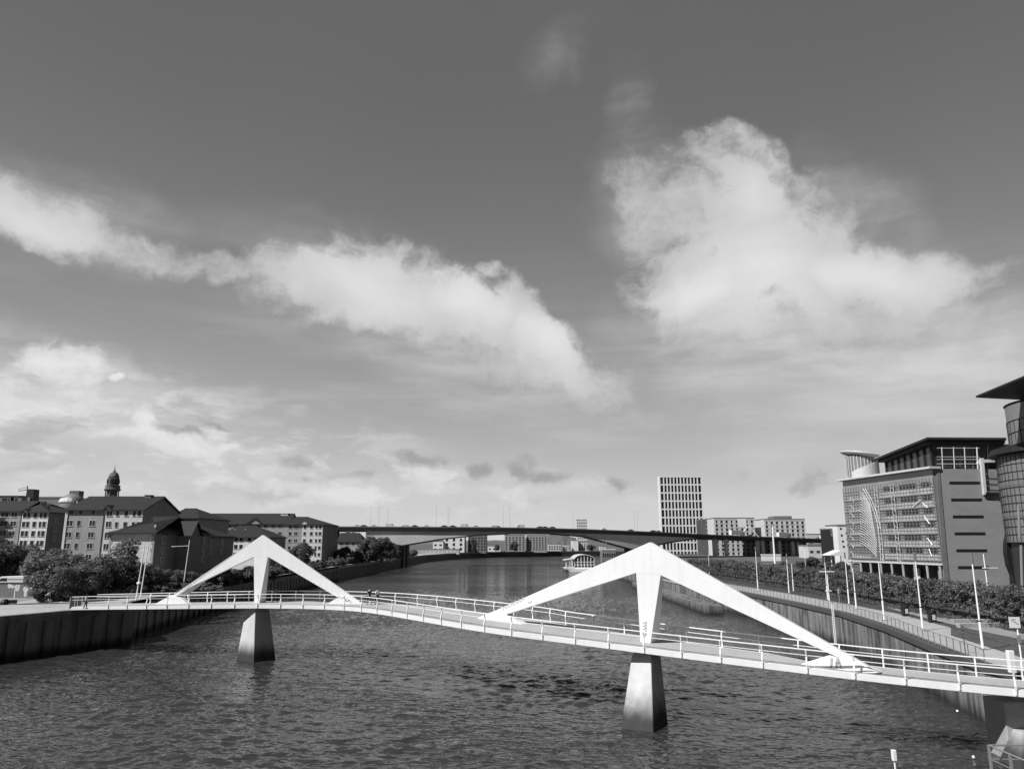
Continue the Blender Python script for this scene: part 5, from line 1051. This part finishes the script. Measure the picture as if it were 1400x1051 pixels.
# more trees on the right bank
T1 = tree_proto('broadleaf_tree', 9, 8.6, 'x', 'tree', 'leafd', 8000, .40, .0, 34); T2 = tree_proto('broadleaf_tree', 9, 9.2, 'x', 'tree', 'leaf', 9000, .38, .0, 36); T3 = tree_proto('broadleaf_tree', 9, 6.5, 'x', 'tree', 'leaf', 5200, .34, .15, 26, 'spire'); T4 = tree_proto('broadleaf_tree', 9, 9.5, 'x', 'tree', 'leafd', 7000, .45, .0, 30)
S1 = tree_proto('shrub', 3, 3.6, 'x', 'shrub', 'leafd', 1700, .32, .02, 16); S2 = tree_proto('shrub', 3, 4.2, 'x', 'shrub', 'leaf', 1700, .3, .02, 18)
used = set()
def plant(pr, px, ytop, Y, z0, label, wk=1.0, group=None):
    zt_ = zat(ytop, Y); h0 = 9 if pr in (T1, T2, T3, T4) else 3; k = (zt_ - z0) / h0; loc = ((px - 700) / 1042 * Y, Y, z0); rz = random.uniform(0, 6.28)
    if pr.name not in used: used.add(pr.name); o = pr; o.location = loc; o.rotation_euler.z = rz; o['label'] = label; o.scale = (k * wk, k * wk, k)
    else: o = dup(pr, loc, rz, label, (k * wk, k * wk, k))
    if group: o['group'] = group
    elif 'group' in o: del o['group']
    return o
# left: big bushy trees behind the quay
LT = [(-30, 745, 150, T2, 1.5), (8, 741, 147, T1, 1.35), (42, 739, 152, T2, 1.5), (28, 756, 148, T1, 1.3), (70, 744, 138, T2, 1.4), (78, 754, 122, T2, 1.5), (108, 749, 130, T2, 1.3), (135, 759, 122, T1, 1.4), (122, 764, 118, T2, 1.4), (160, 752, 126, T1, 1.2), (176, 732, 134, T3, 1.0), (190, 765, 128, T1, 1.3), (214, 770, 132, T1, 1.3), (238, 774, 136, T2, 1.3), (100, 768, 115, T1, 1.3), (66, 770, 122, T1, 1.2), (262, 778, 140, T1, 1.4)]
desc = ['broad leafy tree cut by the left edge of the photo', 'dark leafy tree above the white van', 'pale leafy tree below the white flats', 'dark rounded tree just right of the white van roof', 'leafy tree at the foot of the shaded end wall', 'large textured leafy tree in front of the big grey block', 'leafy tree under the downpipe of the big grey block', 'dark leafy tree left of the footbridge end', 'low spreading leafy tree behind the footbridge end panels', 'dark tree under the hipped-roof block corner', 'tallest slender tree in front of the hipped-roof block', 'dark low tree behind the two white poles', 'dark low tree at the foot of the shaded brick wall', 'pale low tree left of the first fin', 'dark shrubby tree behind the cyclist', 'dark shrubby tree behind the painted wall', 'dark low tree behind the lower left arm of the first fin']
for (px, yt, Y, pr, wk), ds in zip(LT, desc): plant(pr, px, yt - (9 if px < 90 else 5), Y, ZL - .3, ds, wk * (.72 if pr is not T3 else 1), 'trees behind the left quay')
MT = [(300, 770, 165, T2, 1.3, 'low tree seen under the left arm of the first fin'), (320, 772, 172, T1, 1.4, 'dark low tree left of the first fin stem'), (345, 768, 190, T2, 1.3, 'pale low tree directly behind the first fin stem'), (375, 772, 185, T1, 1.5, 'dark low tree right of the first fin stem'), (413, 737, 262, T4, .95, 'round dark tree in front of the terrace end block'), (432, 765, 250, T1, 1.3, 'small dark tree at the foot of the terrace end block'), (398, 765, 240, T2, 1.4, 'pale small tree beside the round dark tree'),
      (455, 762, 300, T1, 1.3, 'dark tree right of the terrace end block'), (470, 744, 330, T4, 1.1, 'dark tree beneath the low slate-roofed building'), (489, 748, 340, T2, 1.1, 'pale leafy tree in the riverside group'), (506, 729, 350, T4, 1.0, 'left one of the two tallest trees at the bridge foot'), (522, 728, 362, T1, 1.0, 'right one of the two tallest trees at the bridge foot'), (537, 738, 380, T4, .9, 'dark tree under the left haunch of the motorway bridge'), (482, 722, 425, T4, .8, 'distant dark tree top touching the motorway bridge deck'),
      (648, 733, 700, T4, .5, 'dark tree in front of the dark glazed block'), (680, 742, 755, T1, .8, 'dark tree right of the small white waterside building'), (703, 738, 770, T4, .9, 'dark tree before the left brick apartments'), (660, 740, 735, T1, .7, 'dark tree left of the small white waterside building'), (765, 740, 860, T3, .7, 'pointed dark tree behind the terraced houses'), (772, 740.5, 865, T3, .7, 'second pointed dark tree behind the terraced houses'), (808, 743, 840, T4, 1.3, 'dark tree right of the white balconied flats'), (822, 748, 830, T1, 1.4, 'dark tree by the small white house'), (838, 749, 700, T4, 1.3, 'dark tree left of the second fin apex')]
for px, yt, Y, pr, wk, ds in MT: plant(pr, px, yt, Y, ZL - .2, ds, wk, 'trees along the river bank' if Y < 600 else 'trees on the far bank')
RT = [(1000, 762, 300, T4, 'dark tree at the foot of the white gridded tower'), (985, 766, 280, T1, 'dark tree left of the office blocks above the clipped row'), (1022, 764, 290, T1, 'dark round tree beside the long white wall panel'), (1070, 765, 270, T4, 'dark tree right of the long white wall panel'), (1092, 763, 255, T1, 'dark tree above the clipped row near the slim lamp posts'), (1108, 758, 265, T4, 'dark tree in front of the low pale building'), (1125, 764, 240, T1, 'dark tree under the white canopy'), (1147, 764, 215, T4, 'dark tree next to the glass office corner'), (962, 770, 290, T2, 'pale tree low behind the second fin arm')]
for px, yt, Y, pr, ds in RT: plant(pr, px, yt, Y, ZR - .2, ds, 1.25, 'trees behind the clipped row')
# bank shrubs hanging over the left quay beyond the footbridge
k_ = 0
for p, a in along([(-60, 152), (-66.5, 287), (-66, 438), (-65, 530)], 6.2, 3):
    big_ = 1 + p.y / 600
    o = [S1, S2][k_ % 2]; lab_ = 'bushy shrub on the left bank edge, %s beyond the footbridge' % ordinal(k_) if k_ < 60 else 'bushy shrub on the far left bank edge'
    loc = (p.x - 1.5 + random.uniform(-1, 1), p.y, ZL - 1.4); s_ = random.uniform(.8, 1.35) * big_
    if o.name not in used: used.add(o.name); o.location = loc; o.scale = (s_,) * 3; o['label'] = lab_; o['group'] = 'shrubs along the left bank edge'
    else: o = dup(o, loc, random.uniform(0, 6), lab_, (s_, s_, s_ * random.uniform(.8, 1.1)))
    o['group'] = 'shrubs along the left bank edge'; k_ += 1
for i, px in enumerate(range(66, 300, 11)):
    o = [S1, S2][i % 2]; Yq = 113 + (px - 50) * .09 + random.uniform(-1, 1); s_ = random.uniform(.8, 1.15)
    dup(o, ((px - 700) / 1042 * Yq, Yq, ZL - .2), random.uniform(0, 6), 'low bush behind the left quay path, %s from the left edge of the photo' % ordinal(i), (s_ * 1.15, s_, s_ * .8))['group'] = 'low bushes behind the left quay path'
# ================================================================== PLEASURE BOAT
Yb = 372; bq = P(793, 781.5, 0); bt = thing('pleasure_boat', 'white pleasure boat with an arched glazed hall moored on the right side of the river', 'boat', (bq.x, Yb, 0)); pxm = Yb / 1042.; bx_ = lambda px: (px - 700) * pxm
hull = MB(); sec = lambda y, w, z0, z1: [(bx_(792) - w * .8, y, z0), (bx_(792) + w * .8, y, z0), (bx_(792) + w, y, z1), (bx_(792) - w, y, z1)]
ys = [(Yb - 3, 4.5, -.5, 1.3), (Yb, 6.6, -.6, 1.2), (Yb + 25, 6.8, -.6, 1.2), (Yb + 30, 4, -.4, 1.5)]
for a, b in zip(ys[:-1], ys[1:]): hull.loft(sec(*a), sec(*b))
obj('hull', hull, 'white', bt, bevel=.03)
xa, xb = bx_(785), bx_(811.5); nb = 12; zE_ = 5.4; prof = [(xa, 1.2), (xb, 1.2), (xb, zE_)] + [(xb - (xb - xa) * k / nb, zE_ + 2.3 * math.sin(math.pi * k / nb)) for k in range(1, nb)] + [(xa, zE_)]
obj('glazed_hall', MB().extr([(x, Yb, z) for x, z in prof], (0, 22, 0)), 'pane', bt)
ro_ = MB()
for k in range(nb):
    f = lambda q, e: ((xa + xb) / 2 + (xb - xa) / 2 * (1.02 + e) * math.cos(math.pi * q / nb), zE_ + (2.35 + e * 5) * math.sin(math.pi * q / nb)); p0, p1, p2, p3 = f(k, 0), f(k + 1, 0), f(k + 1, .06), f(k, .06)
    ro_.extr([(p[0], Yb - .6, p[1]) for p in (p0, p1, p2, p3)], (0, 23, 0))
obj('barrel_roof', ro_, 'lightclad', bt)
fr = MB(); 
for k in range(7): x = xa + (xb - xa) * k / 6; fr.bb(x - .16, x + .16, Yb - .25, Yb - .02, 1.2, zE_ + 2.2 * math.sin(math.pi * k / 6) + .1)
for z in (1.6, 3.2, 4.5): fr.bb(xa, xb, Yb - .22, Yb - .03, z - .35 if z < 2 else z - .12, z + .35 if z < 2 else z + .12)
obj('window_frame', fr, 'white', bt); sd = MB(); [sd.bb(xa - .12, xa - .01, Yb + k * 2, Yb + k * 2 + .3, 1.2, zE_) for k in range(12)]; sd.bb(xa - .15, xa - .01, Yb, Yb + 22, 3.0, 3.3); obj('side_frame', sd, 'white', bt)
dk_ = MB(); dk_.extr([(bx_(771), Yb - 1, 5.2), (bx_(783.5), Yb - 1, 5.9), (bx_(783.5), Yb - 1, 6.2), (bx_(771), Yb - 1, 5.5)], (0, 14, 0)); obj('awning', dk_, 'lightclad', bt)
obj('terrace_deck', MB().bb(bx_(773), bx_(784.5), Yb - 1, Yb + 12, .9, 1.3), 'conc', bt)
for x in (774, 778, 782): 
    for y in (Yb - .5, Yb + 6): obj('awning_post', MB().tube([(bx_(x), y, 1.3), (bx_(x), y, 5.3)], .12, 6), 'rail', bt)
obj('terrace_rail', MB().bb(bx_(773), bx_(784), Yb - 1.05, Yb - .98, 1.35, 2.4), 'lightclad', bt)
# mooring piles near it
for i, (x, yt) in enumerate([(826, 741), (829.5, 741), (838, 752)]):
    q = P(x, 775, 0); obj('mooring_pile', MB().tube([(q.x, q.y, -2), (q.x, q.y, PY(x, yt, q.y).z)], .28, 8), 'mullion', label=['tall grey mooring pile left of the second fin apex', 'tall grey mooring pile right beside the first pile', 'shorter grey mooring pile nearest the second fin apex'][i], cat='pile', group='mooring piles near the pleasure boat')
q = P(845, 772, 0); 
hu = slab('dark glazed jetty pavilion with a flat pale roof behind the second fin', 'pavilion', 823, 841, 400, 10, 751.5, 'cladding', 6, 2, wfrac=.7, wh=2, zb=0.5, cat='pavilion', roofm='lightclad')
q = P(900, 800, 0)
lq = MB(); lq.bb(37.3, 40.8, 150, 240, -2, 1.6); obj('lower_quay_step', lq, 'quay', label='low concrete ledge at the foot of the right quay beyond the second fin stem', cat='ledge')
# ================================================================== LEFT QUAY DETAILS
for i, (x, yb, yt) in enumerate([(186, 820, 741), (191.5, 819, 744)]):
    b_ = P(x, yb, ZL); tz = PY(x, yt, b_.y).z; k_x = .5; r = thing('lamp_post', ['tall white pole with small bracket, left one of the pair behind the footbridge', 'tall white pole with thin cross arm, right one of the pair behind the footbridge'][i], 'lamp post', tuple(b_))
    obj('pole', MB().tube([b_, (b_.x + .5, b_.y, tz)], .12, 8, .07), 'rail', r); hd = MB(); hd.box((b_.x + .3 - 1 * i, b_.y, tz - (1.2 if i == 0 else .15)), (1.2 if i == 0 else 2.4, .06, .06)); obj('bracket', hd, 'rail', r)
    if i == 0: obj('lamp_head', MB().lathe((b_.x + .2, b_.y, tz - 6.3), [(.1, 0), (.35, .1), (.3, .35), (.1, .4)], 10), 'rail', r)
b_ = P(248.5, 817, ZL); tz = PY(255, 738, b_.y).z; r = thing('lamp_post', 'white lamp post with one arm, in front of the shaded brick end wall', 'lamp post', tuple(b_)); obj('pole', MB().tube([b_, (b_.x + .45, b_.y, tz)], .1, 8, .06), 'rail', r); obj('arm', MB().tube([(b_.x + .4, b_.y, tz - .9), (b_.x - 1.9, b_.y, tz - 1.0)], .03, 6).box((b_.x - 2.0, b_.y, tz - 1.0), (.7, .25, .08)), 'rail', r)
b_ = P(227, 795, ZL); tz = PY(228.5, 770, b_.y).z; r = thing('path_lamp', 'small lamp with a round head low in front of the shaded brick wall', 'lamp post', tuple(b_)); obj('pole', MB().tube([b_, (b_.x, b_.y, tz)], .07, 6), 'cladding', r); obj('globe', MB().lathe((b_.x, b_.y, tz), [(.05, 0), (.25, .12), (.25, .35), (.05, .5)], 10), 'lightclad', r)
b_ = P(162, 812, ZL); r = thing('white_post', 'white slim signpost leaning behind the footbridge railing start', 'sign', tuple(b_)); tz = PY(164, 784, b_.y).z; obj('post', MB().tube([b_, (b_.x + .2, b_.y, tz)], .09, 8, .06), 'rail', r); obj('plate', MB().extr([(b_.x - .6, b_.y - .1, b_.z + .5), (b_.x + .1, b_.y - .1, b_.z + 1.4), (b_.x + .1, b_.y - .1, b_.z + 1.9), (b_.x - .6, b_.y - .1, b_.z + .9)], (0, .04, 0)), 'lightclad', r)
# painted wall, sign board
Yw = PY(25, 816, 1).y; wq0, wq1 = P(-60, 817, ZL), P(50, 816.5, ZL); Yw = wq0.y; zt_ = PY(20, 797, Yw).z
pw = thing('painted_wall', 'dark wall with pale graffiti figures at the far left edge', 'wall', (wq1.x, Yw, ZL)); obj('wall', MB().bb(wq0.x, PY(50, 800, Yw).x, Yw, Yw + .4, ZL - .2, zt_), 'bricks', pw); obj('wall_coping', MB().bb(wq0.x, PY(50, 800, Yw).x + .1, Yw - .08, Yw + .5, zt_ + .002, zt_ + .12), 'concd', pw)
gf = MB(); fy = Yw - .012
def blobp(cx_, cy_, rx_, ry_, k=9, ph=0): 
    pts = [PY(cx_ + rx_ * math.cos(2 * math.pi * i / k) * (1 + .18 * math.sin(3 * i + ph)), cy_ + ry_ * math.sin(2 * math.pi * i / k) * (1 + .15 * math.cos(2 * i + ph)), fy) for i in range(k)]; gf.extr(pts, (0, -.008, 0))
for a in [(35, 805.5, 3.4, 4.4, 9, 1), (34.6, 812, 2.3, 4, 8, 0), (35.2, 800.5, 1.2, 1.4, 8, 0), (13, 800.8, 2.6, 3.2, 9, 2), (17, 801.5, 2.0, 3, 8, 3), (21, 802, 2, 2, 8, 2), (42.6, 803.5, 1.4, 1.2, 7, 0), (46, 801.6, 1.2, 1.0, 7, 1), (44, 797.2, 2.2, .8, 7, 1)]: fy -= .003; blobp(*a)
obj('graffiti', gf, 'sprayw', pw)
Ys_ = P(20, 818, ZL).y; sb = thing('info_board', 'white tapering sign board on a post before the painted wall', 'sign', tuple(P(20, 818, ZL))); obj('board', MB().extr([PY(x, y, Ys_) for x, y in ((21.5, 799), (28, 799), (25.5, 807), (20, 808))], (0, .1, 0)), 'lightclad', sb); obj('post', MB().tube([PY(19.8, 818, Ys_), PY(21, 806, Ys_ + .05)], .1, 8), 'rail', sb)
# van behind the wall
vn = PY(18, 803, 133); vp = thing('parked_van', 'white van parked behind the painted wall at the left edge', 'van', (vn.x, 133, ZL)); W = lambda x, y, Y=132: PY(x, y, Y)
zz_ = lambda y: zat(y, 132); X_ = lambda px: (px - 700) / 1042 * 132
vb = MB(); vb.extr([(X_(-6), 132, ZL + .4), (X_(-6), 132, zz_(793.5)), (X_(2), 132, zz_(791)), (X_(8), 132, zz_(786.4)), (X_(38), 132, zz_(785.5)), (X_(39.5), 132, zz_(788)), (X_(39.5), 132, ZL + .4)], (0, 2, 0)); obj('body', vb, 'carw', vp, bevel=.08)
obj('side_window', MB().extr([(X_(5), 131.98, zz_(791.5)), (X_(9.5), 131.98, zz_(788.5)), (X_(17), 131.98, zz_(788.5)), (X_(17), 131.98, zz_(792.5)), (X_(5), 131.98, zz_(792.5))], (0, .1, 0)), 'glass', vp)
for x in (1, 33): obj('wheel', MB().tube([(X_(x), 131.97, ZL + .35), (X_(x), 132.2, ZL + .35)], .36, 16), 'tyre', vp)
obj('side_stripe', MB().bb(X_(18), X_(39), 131.97, 131.995, zz_(790.5), zz_(789.5)), 'carg', vp)
# end panels where the footbridge starts
ep = thing('gate_panel', 'dark mesh gate panels at the left end of the footbridge', 'gate', tuple(P(105, 832, ZL)))
for x0, x1 in ((95.5, 101.5), (102, 105), (106, 110)): 
    a = P(x0, 832, ZL); b = P(x1, 832, ZL); obj('panel', MB().box(((a.x + b.x) / 2, a.y, ZL + .75), (b.x - a.x, .06, 1.35)), 'dark', ep)
for x in (95, 101.8, 105.5, 111): a = P(x, 832, ZL); obj('post', MB().box((a.x, a.y, ZL + .75), (.12, .14, 1.5)), 'mullion', ep)
a = P(6, 826, ZL); dp = MB(); dp.lathe((a.x, a.y, ZL), [(.5, 0), (.55, .3), (.35, .7), (.1, .75)], 10); dp.box((a.x + .8, a.y + .4, ZL + .35), (1.1, .5, .5), .3); obj('dark_bags', dp, 'black', label='small dark heap of bags on the pale quay at the far left', cat='bags')
lw = MB(); A = P(150, 800, ZL)
# ================================================================== PEOPLE
def skin_body(parent_loc, joints, edges, m, name='person'):
    me = bpy.data.meshes.new(name); me.from_pydata([j[:3] for j in joints], edges, []); o = bpy.data.objects.new(name, me); COL.objects.link(o)
    md = o.modifiers.new('skin', 'SKIN'); md.use_smooth_shade = True
    for i, j in enumerate(joints): me.skin_vertices[0].data[i].radius = (j[3], j[3] * (j[4] if len(j) > 4 else 1))
    me.skin_vertices[0].data[0].use_root = True; s = o.modifiers.new('sub', 'SUBSURF'); s.levels = 1; s.render_levels = 1
    me.materials.append(M[m]); return o
def person(loc, rz, label, top, legs, hair='hair', stride=.28, arm=.12, h=1.75, sit=False, group=None):
    """one continuous skinned figure with head, arms, hands with five fingers and legs; facing local +X"""
    k = h / 1.75
    J = [(0, 0, .95, .13, 1.1), (0, 0, 1.12, .125, 1.1), (.01, 0, 1.32, .15, 1.15), (.01, 0, 1.44, .11, 1.2), (.02, 0, 1.50, .055), (.03, 0, 1.57, .065), (.035, 0, 1.64, .095), (.03, 0, 1.72, .07)]
    Ed = [(0, 1), (1, 2), (2, 3), (3, 4), (4, 5), (5, 6), (6, 7)]
    def chain(start, pts):
        pr_ = start
        for p in pts: J.append(p); Ed.append((pr_, len(J) - 1)); pr_ = len(J) - 1
        return pr_
    for s in (-1, 1):
        sw = stride * s
        if sit: chain(0, [(.03, s * .1, .93, .095), (.38, s * .11, .82 + .08 * s, .07), (.28, s * .11, .48 + .1 * s, .05), (.22, s * .11, .14 + .1 * s, .04), (.36, s * .11, .1 + .1 * s, .035)])
        else: chain(0, [(sw * .15, s * .1, .90, .095), (sw * .55, s * .1, .50, .065), (sw * .9 - (.08 if sw < 0 else 0), s * .1, .12, .042), (sw * .9 + .1, s * .11, .035, .035), (sw * .9 + .16, s * .11, .03, .028)])
        aw = -arm * s
        if sit: w = chain(3, [(.02, s * .19, 1.42, .062), (.20, s * .23, 1.22, .045), (.44, s * .22, 1.12, .033), (.5, s * .22, 1.11, .036)])
        else: w = chain(3, [(.0, s * .2, 1.41, .062), (aw * .7, s * .24, 1.14, .045), (aw * 1.6 + .05, s * .24, .90, .032), (aw * 1.9 + .06, s * .24, .83, .036)])
        hx_, hy_, hz_ = J[w][:3]
        for f in range(4):
            dx = (-.024 + f * .016); L_ = (.065, .078, .074, .058)[f]
            if sit: chain(w, [(hx_ + .035, hy_ + dx, hz_ - .01, .010), (hx_ + .05, hy_ + dx, hz_ - L_ * .6, .008)])
            else: chain(w, [(hx_ + dx, hy_, hz_ - .045, .010), (hx_ + dx + .012, hy_ - s * .008, hz_ - .04 - L_, .008)])
        chain(w, [(hx_ + .04, hy_ - s * .015, hz_ - .005, .011), (hx_ + .055, hy_ - s * .02, hz_ - .045, .009)])
    J = [tuple(c * k for c in j[:3]) + (j[3] * k,) + tuple(j[4:]) for j in J]
    o = skin_body(None, J, Ed, 'skin'); o.location = loc; o.rotation_euler.z = rz; tag(o, label, 'person', group)
    def cloth(name, zlo, zhi, m, extra, armsp=False):
        keep = [i for i, j in enumerate(J) if zlo * k <= j[2] <= zhi * k and (armsp or abs(j[1]) < .15 * k or name == 'trousers')]
        if name == 'trousers': keep = [i for i in keep if abs(J[i][1]) < .15 * k]
        mp_ = {i: n for n, i in enumerate(keep)}; jj = [tuple(J[i][:3]) + (J[i][3] + extra,) + tuple(J[i][4:]) for i in keep]; ee = [(mp_[a], mp_[b]) for a, b in Ed if a in mp_ and b in mp_]
        c = skin_body(None, jj, ee, m, name); c.parent = o; return c
    cloth('jacket', .95, 1.46, top, .022, True); cloth('trousers', .1 if not sit else .12, .96, legs, .016)
    hm = MB(); hm.lathe((.015 * k, 0, 1.64 * k), [(.088, -.03), (.112, .03), (.108, .08), (.08, .125), (.02, .145)], 12); obj('hair', hm, hair, o, loc=(0, 0, 0), smooth=True)
    fm = MB(); fm.loft([(.12, -.012, 1.60), (.12, .012, 1.60), (.152, .008, 1.60), (.152, -.008, 1.60)], [(.115, -.006, 1.65), (.115, .006, 1.65), (.122, .004, 1.65), (.122, -.004, 1.65)]); obj('nose', MB().add([tuple(c * k for c in v) for v in fm.v], fm.f), 'skin', o, loc=(0, 0, 0))
    ey = MB(); [ey.box((.122 * k, s * .032 * k, 1.655 * k), (.012, .022, .012)) for s in (-1, 1)]; obj('eyes', ey, 'hair', o, loc=(0, 0, 0)); mo_ = MB().box((.118 * k, 0, 1.575 * k), (.012, .045, .01)); obj('mouth', mo_, 'cloth_grey', o, loc=(0, 0, 0))
    fo = MB(); [fo.box(((stride * s * .9 + .06) if not sit else .3, s * .105, .05 + (0 if not sit else .05 + .1 * s)), (.28, .1, .09)) for s in (-1, 1)]; obj('shoes', fo, 'black', o, loc=(0, 0, 0), bevel=.02)
    return o
pA, pB = P(504.5, 826, 6.45), P(515.5, 826, 6.45)
person(tuple(pA), R(-50), 'person walking on the footbridge in a dark jacket, left one of the pair', 'cloth_dark', 'cloth_dark', h=1.9)
person(tuple(pB), R(130), 'person walking on the footbridge in a pale top, right one of the pair', 'cloth_light', 'cloth_dark', h=1.88)
pC = P(116.5, 832, 5.5); person(tuple(pC), R(10), 'person in a pale top standing at the left end of the footbridge', 'cloth_light', 'cloth_grey', stride=.12)
pE = P(376, 823, 6.25); person(tuple(pE), R(170), 'person in grey walking just right of the first fin stem', 'cloth_grey', 'cloth_dark')
# cyclist
pD = P(64.5, 824, ZL); rzc = R(180); bk = thing('bicycle', 'bicycle ridden along the left quay', 'bicycle', tuple(pD), rzc); bk0 = bk.location.copy(); bk.location = (0, 0, 0); bk.rotation_euler.z = 0
def wheel(x):
    w = MB(); n = 24; w.tube([(x + .33 * math.cos(2 * math.pi * i / n), 0, .34 + .33 * math.sin(2 * math.pi * i / n)) for i in range(n + 1)], .018, 6); 
    for i in range(10): a = 2 * math.pi * i / 10; w.tube([(x, 0, .34), (x + .32 * math.cos(a), 0, .34 + .32 * math.sin(a))], .003, 3)
    return w
fr_ = obj('frame', MB().tube([(-.5, 0, .34), (-.12, 0, .82), (.38, 0, .84), (-.05, 0, .3), (-.12, 0, .82)], .018, 6).tube([(-.5, 0, .34), (-.05, 0, .3)], .014, 6).tube([(.52, 0, .34), (.36, 0, .95)], .016, 6), 'mullion', bk)
obj('wheel', wheel(-.5), 'tyre', bk); obj('wheel', wheel(.52), 'tyre', bk); obj('saddle', MB().box((-.16, 0, .9), (.26, .14, .05)), 'black', bk, bevel=.02); obj('handlebar', MB().tube([(.42, -.25, 1.02), (.36, 0, .98), (.42, .25, 1.02)], .014, 6), 'black', bk)
bk.location = bk0; bk.rotation_euler.z = rzc
c_ = person((pD.x + .2, pD.y, ZL + .02), rzc, 'cyclist in a pale top leaning forward on a bicycle', 'cloth_light', 'cloth_dark', sit=True, h=1.7); c_.rotation_euler.y = 0
